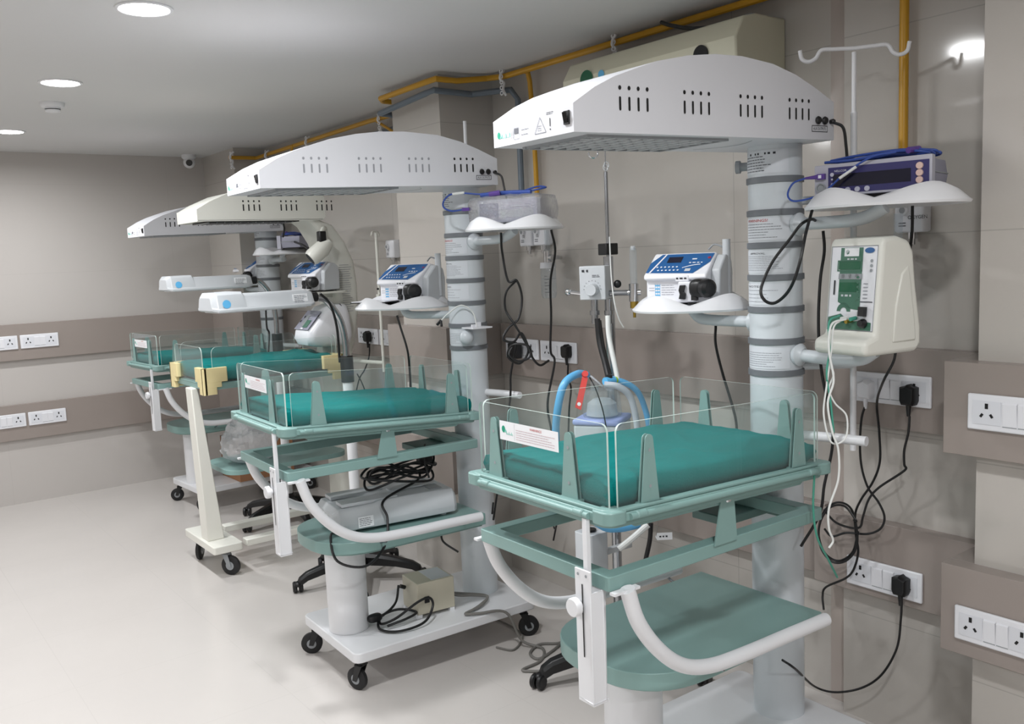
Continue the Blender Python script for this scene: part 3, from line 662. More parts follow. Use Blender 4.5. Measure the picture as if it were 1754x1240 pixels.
def warmer(i, label, P):
    """base, columns, shelf, rails, tilting bed with clear panels, heater hood"""
    x, y, th = UNITS[i]
    root = thing('radiant_warmer', label, 'radiant warmer', (x, y, 0), th, 'infant radiant warmers')
    zt, s_ = P['zt'], P['s']; tf = lambda u: zt-s_*u
    b = MB(M_white); b.prism(rrect(-0.69, 0.115, -0.245, 0.245, 0.03), XY, 0.12, 0.158); b.build('base_plate', root, bevel=0.004)
    for (cx, cy, r_) in ((-0.652, -0.205, 2.0), (-0.652, 0.205, 2.6), (0.07, -0.205, -0.4), (0.07, 0.205, 0.5)): castor(root, cx, cy, r_, body=M_black)
    b = MB(M_white); b.cyl((-0.60, 0, 0.158), (-0.60, 0, 0.50), 0.076, n=40); b.build('front_column', root, bevel=0.002)
    b = MB(M_grey); b.cyl((0, 0, 0.158), (0, 0, 1.82), R_COL, n=56); col = b.build('column', root)
    for k in range(7):
        b = MB(M_ring); z = 1.7255-0.0899*k
        b.lathe([(R_COL, -0.009), (R_COL+0.0045, -0.008), (R_COL+0.0045, 0.008), (R_COL, 0.009)], (0, 0, z), n=56); b.build('clamp_ring', col)
    column_labels(col)
    # teal storage shelf
    W = 0.215
    pts = [(-0.095, -W), (-0.095, W), (-0.53, W)]+[(-0.53-0.225*sin(a)**.78, W*math.copysign(abs(cos(a))**.78, cos(a))) for a in [pi*k/18 for k in range(1, 18)]]+[(-0.53, -W)]
    b = MB(M_teal)
    outer = pts; inner = [(-0.37+(p[0]+0.37)*0.965, p[1]*0.95) for p in pts]
    b.prism(outer, XY, 0.508, 0.552); b.prism(inner, XY, 0.500, 0.508); b.build('storage_shelf', root, bevel=0.002)
    # curved handle tubes either side
    for sg in (-1, 1):
        w_ = 0.262*sg
        b = MB(M_white); b.tube([(-0.855, w_, 0.828), (-0.825, w_, 0.745), (-0.765, w_, 0.665), (-0.69, w_, 0.605), (-0.60, w_, 0.575), (-0.48, w_, 0.566), (-0.30, w_, 0.563), (-0.145, w_, 0.56)], 0.0175, n=16, smooth=6)
        b.tube([(-0.55, w_, 0.55), (-0.55, 0.20*sg, 0.53)], 0.004, smooth=0, n=8, m=M_steel); b.tube([(-0.2, w_, 0.55), (-0.2, 0.20*sg, 0.53)], 0.004, smooth=0, n=8, m=M_steel)
        b.box(-0.895, -0.82, w_-0.012 if sg > 0 else w_-0.004, w_+0.004 if sg > 0 else w_+0.012, 0.822, 0.828)
        b.build('handle_tube', root)
    # fixed lower frame
    b = MB(M_teal); b.ring(rrect(-0.89, -0.13, -0.243, 0.243, 0.006, 2), rrect(-0.853, -0.175, -0.206, 0.206, 0.003, 2), XY, 0.824, 0.8565); b.build('bed_frame', root, bevel=0.002)
    b = MB(M_tealdk); b.box(-0.30, -0.03, -0.06, 0.06, 0.80, 0.824); b.box(-.10, -.05, -.075, .075, .79, .83); b.build('column_mount', root, bevel=0.003)
    for sg in (-1, 1):
        b = MB(M_teal); y0, y1 = (0.244*sg, 0.2475*sg)
        b.prism([(-0.558, 0.850), (-0.478, 0.850), (-0.488, tf(-.51)+0.004), (-0.53, tf(-.51)+0.004)], XZ, min(y0, y1), max(y0, y1))
        b.build('pivot_bracket', root)
        b = MB(M_chrome); b.lathe([(0, 0.006), (0.006, 0.006), (0.009, 0.002), (0.009, 0)], (-0.51, y1, tf(-.51)-0.012), ax=(0, sg, 0), n=14); b.build('pivot_bolt', root)
    # height guide at the front corner
    b = MB(M_white); b.prism([(-0.222, 0.575), (-0.222, 0.872), (-0.172, 0.872), (-0.172, 0.575)], YZ, -0.925, -0.920)
    b.prism([(-0.222, 0.575), (-0.222, 0.824), (-0.218, 0.824), (-0.218, 0.575)], YZ, -0.925, -0.884)
    b.box(-0.889, -0.884, -0.222, -0.172, 0.575, 0.824); b.box(-0.925, -0.884, -0.222, -0.172, 0.568, 0.576)
    mp = flat((-0.9256, -0.197, 0.575), (0, -1, 0), (0, 0, 1), 0.0006)
    rect(b, mp, -0.002, 0.002, 0.10, 0.265, M_dark)
    for d in (-0.013, 0.013): disc(b, mp, d, 0.285, 0.0035, M_midgrey)
    g = b.build('guide_post', root, bevel=0.0015)
    b = MB(M_white); b.lathe([(0, 0.024), (0.019, 0.024), (0.021, 0.020), (0.021, 0.010), (0.012, 0.008), (0.010, 0.0)], (-0.926, -0.188, 0.79), ax=(-1, 0, 0), n=28); b.build('clamp_knob', g)
    b = MB(M_white); b.box(-0.915, -0.903, -0.203, -0.190, 0.70, tf(-0.9)+0.004); b.build('slide_rod', root, bevel=0.001)
    # tilting bed
    T = lambda p: Vector((p[0], p[1], p[2]+tf(p[0])))
    U0, U1, BW = -0.906, -0.124, 0.266
    b = MB(M_teal); b.fn = T
    b.ring(rrect(U0, U1, -BW, BW, 0.04), rrect(U0+0.03, U1-.03, -BW+.03, BW-.03, 0.025), XY, 0.0, 0.020)
    b.ring(rrect(U0+.004, U1-.004, -BW+.004, BW-.004, 0.036), rrect(U0+.024, U1-.024, -BW+.024, BW-.024, 0.025), XY, 0.020, 0.028)
    b.ring(rrect(U0+.012, U1-.012, -BW+.012, BW-.012, 0.03), rrect(U0+0.03, U1-.03, -BW+.03, BW-.03, 0.025), XY, -0.014, 0.0)
    b.prism(rrect(U0+.02, U1-.02, -BW+.02, BW-.02, 0.03), XY, -0.006, 0.010, M_tealdk)
    bed = b.build('bed_tray', root, bevel=0.0025)
    for nm, p_, q_ in (('n', (U0+.06, -BW-.003, .010), (U1-.06, -BW-.003, .010)), ('f', (U0+.06, BW+.003, .010), (U1-.06, BW+.003, .010)), ('e', (U0-.003, -BW+.06, .010), (U0-.003, BW-.06, .010))):
        b = MB(M_teal); b.fn = T; b.cyl(p_, q_, 0.0075, n=12); b.build('hinge_rod', bed)
    for sg in (-1, 1):
        b = MB(M_teal); b.fn = T; b.prism([(U0+.07, -.004), (U1-.07, -.004), (U1-.10, -.024), (U0+.10, -.024)], XZ, sg*(BW-.028)-.004, sg*(BW-.028)+.004); b.build('side_stiffener', bed)
    for (cx, cy) in ((U0, -BW), (U0, BW), (U1, -BW), (U1, BW)):
        sx = 1 if cx < -0.5 else -1; sy = 1 if cy < 0 else -1
        b = MB(M_teal); b.fn = T
        b.prism(rrect(min(cx-sx*.004, cx+sx*.06), max(cx-sx*.004, cx+sx*.06), min(cy-sy*.004, cy+sy*.06), max(cy-sy*.004, cy+sy*.06), 0.022), XY, -0.004, 0.026)
        b.cyl((cx+sx*.075, cy-sy*.004, 0.012), (cx+sx*.105, cy-sy*.004, 0.012), 0.009, n=12); b.cyl((cx-sx*.004, cy+sy*.075, 0.012), (cx-sx*.004, cy+sy*.105, 0.012), 0.009, n=12)
        b.build('corner_block', bed, bevel=0.003)
    b = MB(M_tealdk); b.fn = T
    for yy in (-0.10, 0.10): b.box(-0.80, -0.2, yy-.008, yy+.008, -0.02, -0.006)
    b.build('cassette_rail', bed)
    PH = 0.187; tz = 0.022
    def front(s, q, d): return T((U0+0.026-d, BW-0.028-s*1.0, tz+q)) 
    def rear(s, q, d): return T((U1-0.020+d, -BW+0.028+s, tz+q))
    def near(s, q, d): return T((U0+0.045+s, -BW+0.018-d, tz+q))
    def farp(s, q, d): return T((U1-0.045-s, BW-0.018+d, tz+q))
    Lf, Ln = 2*BW-0.056, (U1-U0)-0.09
    for (fn, L, bs) in ((front, Lf, (0.24-0.173, 0.24+0.112)), (near, Ln, (0.093, 0.62)), (farp, Ln, (0.075, 0.60)), (rear, Lf, (0.10, 0.38))):
        pn = clear_panel(root, (lambda f: (lambda s, q, d: f(s, q, d-0.005)))(fn), L, PH)
        for s in bs: bracket(pn, fn, s)
        if fn is front and P.get('label', True):
            mp = lambda s, q: front(s, q, 0.0022); mq = lambda s, q: front(s, q, 0.0026)
            b = MB(M_paper); c0, c1 = 0.24-0.148, 0.24+0.078
            rect(b, mp, c0, c1, 0.103, 0.150, M_paper)
            disc(b, mq, c0+0.016, 0.130, 0.007, M_logo, ry=.0085); disc(b, mq, c0+0.024, 0.126, 0.004, M_logol)
            for k in range(8): rect(b, mq, c0+0.027+k*.0035, c0+0.029+k*.0035, 0.118, 0.121+0.004*(k % 3 == 0), M_logol)
            rect(b, mq, c0+0.060, c0+0.0606, 0.107, 0.147, M_inklt)
            letter(b, mq, (c0+c1)/2+0.03, 0.139, 0.006, 'WARNINGS', M_inkred, width=0.045, center=True)
            printlines(b, mq, c0+0.066, c1-0.006, 0.108, 0.136, 5, 0.0010, mat('warning_print', (190, 150, 160), .6), 21, 0.25, (0.004, .012))
            b.build('warning_label', pn)
    hood(root, P['hw'], P['hdu'], slots=P.get('slots', True), zb=P.get('zb', 1.82))
    # push handle stub and arms
    b = MB(M_white); b.tube([(0.03, -0.05, 1.0), (0.06, -0.15, 1.0), (0.075, -0.24, 1.0)], 0.014, n=12); b.build('push_handle', root)
    return root

w1 = warmer(1, 'nearest white radiant warmer, arched hood over a teal bed, carrying the cream controller', dict(zt=.953, s=.0286, hw=.146, hdu=0.0))
w2 = warmer(2, 'second white radiant warmer from the front, grey lamp unit lying on its lower shelf', dict(zt=.931, s=.060, hw=.170, hdu=-0.022, slots=2))
w4 = warmer(4, 'farthest white radiant warmer, beside the far wall behind the cream one', dict(zt=.918, s=.03, hw=.150, hdu=0.0, zb=1.775))
for i, s, ww, lb in ((1, 1, .225, 'teal mattress on the nearest warmer bed'), (2, 2, .225, 'teal mattress on the second warmer bed'), (4, 4, .22, 'teal mattress on the farthest warmer bed, by the far wall')):
    zt, sl = {1: (.953, .0286), 2: (.931, .060), 4: (.918, .03)}[i]
    mattress(i, -0.868, -0.152, ww, 0.012, 0.078, (lambda zt, sl: (lambda u: zt-sl*u))(zt, sl), lb, s, wr=0.007)

# arms and moulded shelf plates on the columns
ARMS = {1: dict(mon=(.02, -.325, .198, .165, 1.637), pump=(-.02, .30, .185, .16, 1.362)),
        2: dict(mon=(.02, -.33, .185, .16, 1.646), pump=(-.12, .32, .205, .16, 1.350)),
        4: dict(mon=(-.04, -.31, .19, .16, 1.62), pump=(-.02, .33, .19, .16, 1.42))}
for i, root in ((1, w1), (2, w2), (4, w4)):
    A = ARMS[i]; u, w_, rx, ry, z = A['mon']
    a = arm(root, [(0.0, -.07, z-.037), (0.0, -.14, z-.037), (0.005, -.23, z-.036), (u*.6, w_*.86, z-.028), (u, w_, z-.006)])
    dish(a, (u, w_, z), rx, ry, radians(-58 if i == 1 else -40))
    u, w_, rx, ry, z = A['pump']
    a = arm(root, [(0.0, .07, z-.037), (-.01, .14, z-.037), (u*.8, w_*.75, z-.036), (u, w_*.9, z-.03), (u, w_, z-.006)])
    dish(a, (u, w_, z), rx, ry, radians(-40))
# drip pole on the near warmer
b = MB(M_white); b.tube([(0.15, -0.15, 0.95), (0.15, -0.15, 1.90)], 0.009, smooth=0, n=12); b.tube([(0.15, -0.15, 1.88), (0.15, -0.15, 2.06)], 0.0065, smooth=0, n=12)
r_ = Matrix.Rotation(radians(-48), 3, 'Z')
hk = lambda s: [Vector((0.15, -0.15, 2.07))+r_ @ Vector((s*q, 0, z)) for q, z in ((0, 0), (.05, .002), (.085, .002), (.100, -.018), (.118, -.026), (.136, -.018), (.142, .006))]
b.tube(hk(1), 0.0055, n=10); b.tube(hk(-1), 0.0055, n=10); b.build('drip_pole', w1)
b = MB(M_grey); b.tube([(0.03, -.05, 1.665), (0.15, -.15, 1.665)], 0.012, smooth=0); b.build('pole_bracket', w1); b = MB(M_grey); b.tube([(0.03, -.05, 1.20), (0.15, -.15, 1.20)], 0.012, smooth=0); b.build('pole_bracket', w1)
# knob left of the near column, hook under the hood
b = MB(M_midgrey); b.lathe([(0, 0.0), (0.012, 0), (0.012, 0.02), (0.018, 0.022), (0.018, 0.034), (0, 0.036)], (-0.035, 0.065, 1.77), ax=(-.45, .9, 0), n=20); b.build('clamp_screw', w1)
# small clip-on tray on the second column
b = MB(M_socket); b.box(-0.07, 0.02, -0.15, -0.065, 1.268, 1.273); b.box(-0.02, 0.0, -.10, -.09, 1.273, 1.29); b.box(-0.06, -0.045, -.13, -.12, 1.273, 1.285)
b.ball((-0.055, -0.075, 1.232), 0.030, 0.026, 0.030, M_grey); b.build('clip_tray', w2)
b = MB(M_wcable); b.tube([(-.02, -.10, 1.275), (-.03, -.09, 1.33), (-.07, -.07, 1.36), (-.105, -.03, 1.33), (-.125, .0, 1.30)], 0.0028); b.cyl((-.125, .0, 1.302), (-.135, .015, 1.285), .006, m=M_black); b.cyl((-.125, .0, 1.302), (-.13, -.012, 1.28), .005, m=M_black)
lab(b.build('sensor_lead', w2), 'white sensor lead with black ends')
# white drip pole end above the second hood
b = MB(M_white); b.tube([(0.085, .085, .95), (0.085, .085, 2.05), (.082, .08, 2.10)], 0.007, smooth=0); b.build('drip_pole', w2)
b = MB(M_grey); b.tube([(.03, .05, 1.5), (.085, .085, 1.5)], .01, smooth=0); b.build('pole_bracket', w2); b = MB(M_grey); b.tube([(.03, .05, 1.0), (.085, .085, 1.0)], .01, smooth=0); b.build('pole_bracket', w2)
# ================================================================ devices on the shelf plates
def face(n):                       # rotation that turns a device's front (-y) to heading n (radians)
    return n+pi/2
def oximeter(p, n, label, wrapped=False, group='patient monitors on the shelf plates'):
    t = thing('patient_monitor', label, 'monitor', p, face(n), group)
    W, D, H = 0.143, 0.17, 0.090
    b = MB(M_mon); b.prism([(-W, 0.006), (W, 0.006), (W, H), (-W, H-0.004)], lambda a, c, d: (a, d, c), 0.0, 0.03, M_monl)
    b.prism([(-W+.01, 0.012), (W-.010, 0.012), (W-.004, 0.045), (W-.010, H-.006), (-W+.01, H-.006)], lambda a, c, d: (a, d, c), 0.03, D)
    b.box(-W+0.02, W-.02, 0.02, D-.02, 0, 0.012, M_black); b.box(W-.012, W-.002, .03, D, .048, .052, M_midgrey)
    body = b.build('housing', t, bevel=0.005, seg=3)
    mp = flat((0, 0, 0), (1, 0, 0), (0, 0, 1), 0.0006); mq = flat((0, 0, 0), (1, 0, 0), (0, 0, 1), 0.0014)
    b = MB(M_navy); rect(b, mp, -W+0.036, W-0.006, 0.012, H-0.012, M_navy)
    rect(b, mq, -W+.048, W-.048, 0.028, H-0.03, M_screen); b.build('front_panel', body)
    b = MB(M_whitetxt); letter(b, mq, -W+.052, H-.024, .005, 'NELLCOR', M_whitetxt); b.build('lettering', body)
    for k in range(4):
        b = MB(M_pinkbtn); b.lathe([(0.0, .004), (.0065, .004), (.007, 0)], (-W+.062+.024*k, 0, .019), ax=(0, -1, 0), n=12); b.build('button', body)
    for k in range(3):
        b = MB(M_amber); b.lathe([(0.0, .005), (.008, .005), (.009, 0)], (W-.028, 0, H-.026-.017*k), ax=(0, -1, 0), n=14); b.build('button', body)
    for k, r in enumerate((.005, .0025, .0025, .0025)):
        b = MB(M_pinkbtn); b.lathe([(0.0, .002), (r, .002), (r, 0)], (-W+.046, 0, H-.03-.012*k), ax=(0, -1, 0), n=12); b.build('button', body)
    b = MB(M_purple); b.box(-W+.010, -W+.030, -.012, 0, .050, .064); b.cyl((-W+.012, -.007, .057), (-W-.02, -.012, .056), .006, .003); b.box(-W+.014, -W+.022, -.0125, -.011, .053, .061, M_whitetxt); b.build('sensor_plug', body)
    b = MB(M_midgrey); b.lathe([(.012, 0), (.013, .006), (.010, .006), (.009, .002), (0, .002)], (-W+.018, 0, .028), ax=(0, -1, 0), n=18); b.build('sensor_socket', body)
    return t
def sensor_cable(t0, n, label, seed):
    """blue sensor lead looped out of the plug and coiled on top of the monitor"""
    M = Matrix.Translation(t0) @ Matrix.Rotation(face(n), 4, 'Z'); W = .143
    b = MB(M_bluec, M); rnd = random.Random(seed)
    b.tube([(-W-.02, -.012, .056), (-W-.05, -.02, .045), (-W-.06, -.03, .015), (-W-.035, -.04, -.002), (-W+.03, -.035, .012), (-W+.09, -.028, .06), (-W+.15, -.018, .094), (-.02+.08, .0, .102)], .0026, n=8)
    b.tube([(-W+.075, -.032, .047), (-W+.115, -.026, .073)], .0038, m=M_wcable, n=8, smooth=0)
    for k in range(5):
        dy = .02+.016*k; z = .094+.004*(k % 2)
        b.tube([(-W+.02+.01*k, dy, z), (-.04, dy-.01, z+.012*(k % 3)/2), (.05, dy+.012, z+.012), (.11+.006*k, dy+.004, z+.006), (.12, dy+.03, z), (.03, dy+.03, z+.006), (-.07, dy+.03, z), (-W+.02+.01*k, dy, z)], .0036, n=8)
    b.tube([(.085, .012, .104), (.10, .05, .108)], .008, m=M_purple, n=8)
    return tag(b.build('sensor_cable'), label, 'cable')
def pump(p, n, label, group='syringe pumps on the shelf plates', pole=True, scale=1.0):
    t = thing('syringe_pump', label, 'pump', p, face(n), group); t.scale = (scale,)*3
    W = 0.118
    b = MB(M_socket)
    prof = [(0.0, 0.0), (0.13, 0.0), (0.135, 0.09), (0.128, 0.128), (0.105, 0.146), (0.075, 0.152), (-0.018, 0.088), (-0.022, 0.074), (0.0, 0.068)]
    prof = [(y_, z) for y_, z in prof]
    b.prism(prof, YZ, -W, W-0.03); b.prism([(0.01, 0), (.13, 0), (.135, .09), (.125, .128), (.10, .142), (.075, .144), (.02, .10)], YZ, W-.03, W, M_ltgrey)
    body = b.build('housing', t, bevel=0.006, seg=3)
    N_ = Vector((0, 0.075+0.018, 0.152-0.088)).normalized()
    mp = flat((0, -0.018, 0.088), (1, 0, 0), N_, 0.0012); mq = flat((0, -0.018, 0.088), (1, 0, 0), N_, 0.002); L = 0.112
    b = MB(M_blue); b.add([mp(-W+.004, .010), mp(W-.075, .004), mp(W-.036, L*.55), mp(W-.034, L-.006), mp(-W+.03, L-.006), mp(-W+.004, L*.55)], [(0, 1, 2, 3, 4, 5)])
    b.add([mq(-W+.014, .008), mq(-W+.020, .008), mq(-W+.048, L-.006), mq(-W+.042, L-.006)], [(0, 1, 2, 3)], M_whitetxt)
    rect(b, mq, -W+.058, -W+.105, .060, .090, M_screen)
    for r in range(2):
        for k in range(6): disc(b, mq, -W+.034+.013*k+.008*r, .038-.017*r, .0035, M_whitetxt, 8)
    printlines(b, mq, .02, .05, .072, .082, 1, .006, M_whitetxt, 2); printlines(b, mq, .015, .062, .052, .064, 1, .005, M_whitetxt, 4)
    b.add([mq(.0+.055*a/8, .030+.016*sin(pi/2*a/8)+q) for q in (0, .004) for a in range(9)], [(a, a+1, 10+a, 9+a) for a in range(8)], M_whitetxt)
    rect(b, mq, .012, .03, .014, .028, M_ltgrey); disc(b, mq, W-.044, L-.03, .005, M_red); disc(b, mq, W-.044, L-.03, .0035, M_blue)
    b.build('control_panel', body)
    mp = flat((0, 0, 0), (1, 0, 0), (0, 0, 1), 0.0008)
    b = MB(M_bluelt)
    for k in range(4): rect(b, mp, -W+.030, -W+.046, .022+.010*k, .026+.010*k, M_bluelt)
    for k in range(3): rect(b, mp, -W+.030+.008*k, -W+.031+.008*k, .018, .060, M_bluelt)
    rect(b, mp, -W+.010, -W+.028, .038, .0395, M_inklt); rect(b, mp, -W+.010, -W+.028, .046, .0475, M_inklt)
    printlines(b, mp, -W+.052, -W+.105, .022, .058, 5, .0018, M_inklt, 6); b.build('printed_diagram', body)
    mg = lambda s, q: Vector((s, -.0232, q))
    b = MB(M_socket); b.box(-.012, .032, -.022, .004, .066, .086, M_socket); b.build('clamp_cover', body, bevel=.003)
    b = MB(M_ink); printlines(b, mg, -.008, .028, .072, .080, 1, .005, M_inkdk, 4, 0); b.build('model_text', body)
    b = MB(M_socket); b.box(0.0, .052, -.03, .0, .004, .066); b.build('plunger_block', body, bevel=.004)
    b = MB(M_black); b.prism([(.006, .014), (.026, .012), (.028, .028), (.022, .036), (.027, .056), (.010, .056), (.006, .04), (.010, .028)], XZ, -.042, -.030); b.build('clamp_lever', body, bevel=.002)
    b = MB(M_black); b.lathe([(0, 0), (.018, 0), (.024, .01), (.029, .028), (.027, .042), (.018, .050), (0, .052)], (.075, -.03, .046), ax=(.75, -.55, .0), n=20)
    b.ball((.070, -.038, .046), .028, .022, .028, M_black, e=.7); b.box(.05, .066, -.05, -.03, .010, .030); b.lathe([(0, .002), (.007, .002), (.007, 0)], (.105, -.062, .050), ax=(.6, -.8, .0), n=12, m=M_screeng)
    b.build('syringe_driver', body)
    b = MB(M_black); b.box(.02, .04, .0, .02, -.006, .0); b.box(.08, .10, .0, .02, -.006, .0); b.box(-.1, -.08, .0, .02, -.006, .0); b.box(-.1, .1, .1, .12, -.006, 0); b.build('foot', body)
    if pole:
        b = MB(M_ltgrey); b.cyl((W-.008, .10, .02), (W-.008, .10, .19), .0125, n=18); b.tube([(W-.02, .11, .165), (W-.05, .11, .175), (W-.07, .11, .160)], .003, m=M_midgrey); b.build('clamp_post', body)
    return t

# near warmer: monitor, pump, controller
h1 = radians(-166)
A = ARMS[1]['mon']; pm = lw(1, A[0]-.01, A[1], A[4]+.022)
oximeter(pm+Vector((-.048, .006, 0)), h1, 'grey and navy patient monitor on the nearest warmer, blue lead coiled on top')
sensor_cable(pm+Vector((-.048, .006, 0)), h1, 'blue sensor cable coiled on top of the unwrapped near monitor', 1)
A = ARMS[1]['pump']; pump(lw(1, A[0]-.035, A[1]+.010, A[4]+.018), radians(-160), 'white syringe pump with blue panel on the nearest warmer, left of its column')
# second warmer
A = ARMS[2]['mon']; p2 = lw(2, A[0]-.03, A[1]+.01, A[4]+.022); h2 = radians(-150)
M2 = thing('patient_monitor', 'patient monitor wrapped in clear crinkled film on the second warmer', 'monitor', p2, face(h2), 'patient monitors on the shelf plates')
b = MB(M_mon); b.box(-.115, .125, 0, .15, .004, .088); b.box(-.02, .11, -.004, 0, .02, .05, M_midgrey); b.box(-.1, .1, .02, .13, 0, .004, M_black); b.box(.0, .115, -.003, 0, .058, .062, M_monl); hs = b.build('housing', M2, bevel=.006)
b = MB(M_navy); b.box(-.105, -.03, -.003, .0, .02, .075); b.build('front_panel', hs)
b = MB(M_wrap); secs = []
for k in range(25):
    xx = -.142+.29*k/24; R_ = []
    e = 1-.10*abs(2*k/24-1)**6
    for j in range(28):
        a = 2*pi*j/28; sy = .105*math.copysign(abs(cos(a))**.45, cos(a))*e; sz = .055*math.copysign(abs(sin(a))**.45, sin(a))*e
        q = 1+.09*noise.noise(Vector((xx*30, sy*34, sz*40)))+.05*noise.noise(Vector((xx*80, sy*80, sz*80)))
        R_.append((xx, .068+sy*q, max(.050+sz*q, .0)))
    secs.append(R_)
b.loft(secs); lab(b.build('film_wrap', M2, ang=70), 'clear crinkled plastic film')
Mx = Matrix.Translation(p2) @ Matrix.Rotation(face(h2), 4, 'Z')
b = MB(M_bluec, Mx)
b.box(-.165, -.135, -.03, -.012, .052, .064, M_purple)
b.tube([(-.165, -.02, .058), (-.21, -.025, .055), (-.245, -.02, .07), (-.255, 0, .095), (-.225, .0, .118), (-.17, .0, .120), (-.10, .01, .112), (.0, .03, .112), (.09, .03, .114), (.13, .04, .12), (.14, .06, .125), (.10, .07, .13), (.02, .06, .112), (-.09, .05, .112)], .0034, n=8)
b.tube([(-.215, .0, .120), (-.165, .0, .122)], .005, m=M_wcable, smooth=0)
b.tube([(-.10, .0, .108), (0, .02, .112), (.10, .01, .108)], .008, n=8); b.tube([(-.06, -.01, .108), (-.02, .0, .112)], .010, m=M_purple, n=8)
tag(b.build('sensor_cable'), 'blue sensor cable lying over the film-wrapped monitor', 'cable')
A = ARMS[2]['pump']
pump(lw(2, A[0]+.0, A[1]+.0, A[4]+.018), radians(-160), 'white syringe pump with blue panel on the second warmer, left of its column', scale=1.06)
b = MB(M_socket); q = lw(2, A[0]-.06, A[1]+.03, A[4]+.024)
b.M = Matrix.Translation(q) @ Matrix.Rotation(radians(28), 4, 'Z'); b.box(-.10, .06, -.05, .12, 0, .003, M_black); b.box(-.105, .05, -.055, .11, .004, .007)
tag(b.build('document_folder'), 'flat white and black folder under the second syringe pump', 'folder')
# farthest warmer
A = ARMS[4]['mon']
oximeter(lw(4, A[0]+.03, A[1]-.06, A[4]+.022), radians(120), 'grey patient monitor on the farthest warmer, high beside its ringed column')
sensor_cable(lw(4, A[0]+.03, A[1]-.06, A[4]+.022), radians(120), 'dark blue sensor cable on the farthest monitor', 3)
A = ARMS[4]['pump']; pump(lw(4, A[0], A[1], A[4]+.018), radians(-165), 'dark-panelled pump on the farthest warmer, seen behind its column', pole=False)

# cream controller box on the near warmer
a = arm(w1, [(0.0, -.07, 1.237), (0.0, -.13, 1.234), (.0, -.20, 1.232), (.0, -.27, 1.238), (.0, -.31, 1.262)], .018)
cp = lw(1, -.015, -.305, 1.262); hc = radians(171)
T_ = thing('temperature_controller', 'cream controller box with green and white panel, held on the right of the nearest warmer', 'controller', cp, face(hc))
b = MB(M_cream)
prof = [(-.118, .004), (-.10, 0), (.105, 0), (.128, .02), (.128, .06), (.10, .17), (.085, .255), (.06, .283), (.0, .295), (-.045, .292), (-.055, .283), (-.078, .050), (-.116, .038)]
prof = [(y_ if y_ < 0 else y_*.72, z_) for y_, z_ in prof]; b.prism(prof, YZ, -.083, .083); b.build('housing', T_, bevel=.012, seg=4)
for sg in (-1, 1): b = MB(M_cream); b.prism([(-.02, .03), (.065, .03), (.062, .07), (.045, .18), (.035, .22), (.012, .20), (-.01, .12)], YZ, min(.08*sg, .087*sg), max(.08*sg, .087*sg)); b.build('side_boss', T_, bevel=.004)
U_ = Vector((0, .023, .233)).normalized(); O_ = Vector((0, -.0765, .052))
mp = flat(O_, (1, 0, 0), U_, .0016); mq = flat(O_, (1, 0, 0), U_, .0026); mr = flat(O_, (1, 0, 0), U_, .0034)
b = MB(M_paper)
def prect(b, m_, x0, x1, y0, y1, mt): rect(b, m_, x0, x1, y0, y1, mt)
prect(b, mp, -.072, .072, .008, .222, M_socket); frame2(b, mq, -.072, .072, .008, .222, .0012, M_ink)
prect(b, mq, -.042, .028, .080, .218, M_green); prect(b, mr, -.030, .016, .196, .217, M_paper); disc(b, mr, -.020, .207, .006, M_logo)
printlines(b, mr, -.02, .01, .186, .192, 1, .004, M_ltgrey, 4, 0)
disc(b, mr, .048, .210, .015, M_blue, ry=.007)
prect(b, mr, -.046, .022, .163, .184, M_screeng); frame2(b, mr, -.050, .028, .158, .186, .003, M_green)
prect(b, mr, -.044, .030, .138, .152, M_midgrey)
for k in range(3): disc(b, mr, -.03+.022*k, .145, .006, M_ltgrey)
prect(b, mr, -.040, .020, .106, .130, M_screeng); printlines(b, mr, -.032, .0, .093, .100, 1, .005, M_ltgrey, 4, 0); prect(b, mr, -.058, -.053, .098, .135, M_inkdk)
b.add([mq(-.042, .080), mq(.028, .080), mq(.028, .060), mq(.0, .063), mq(-.026, .072)], [(0, 1, 2, 3, 4)], M_green); prect(b, mq, .028, .066, .080, .083, M_ink)
for k in range(5): prect(b, mr, .036, .050, .090+.009*k, .092+.009*k, M_inklt)
for k in range(3): disc(b, mr, .056, .160+.012*k, .004, M_midgrey)
b.add([mq(-.070, .010), mq(.066, .010), mq(.066, .030), mq(.03, .034), mq(.0, .030), mq(-.03, .05), mq(-.070, .04)], [(0, 1, 2, 3, 4, 5, 6)], M_green)
b.add([mq(-.022+.022*cos(pi*k/8), .056+.022*sin(pi*k/8)) for k in range(9)]+[mq(-.022+.010*cos(pi*k/8), .056+.010*sin(pi*k/8)) for k in range(8, -1, -1)], [tuple(range(18))], M_green)
b.build('front_panel', T_)
for k in range(5):
    b = MB(M_green); b.lathe([(0, .004), (.003, .004), (.003, 0)], O_+Vector((.030, -.002, .095+.012*k)), ax=(0, -1, .1), n=10); b.build('button', T_)
b = MB(M_black); b.obox(O_+Vector((.045, -.006, .058)), (1, 0, 0), U_, .009, .012, .006); b.build('power_switch', T_)
b = MB(M_black); b.lathe([(0, .014), (.008, .014), (.012, .004), (.012, 0)], O_+Vector((.045, -.002, .028)), ax=(0, -1, .1), n=18); b.build('socket', T_)
for k, mt in enumerate((M_gcable, M_wcable, M_brass, M_gcable)):
    b = MB(mt); b.cyl(O_+Vector((-.02+.014*k, -.002, .034+.007*(k % 2))), O_+Vector((-.02+.014*k, -.022, .032+.007*(k % 2))), .005, n=12); b.build('lead_plug', T_)
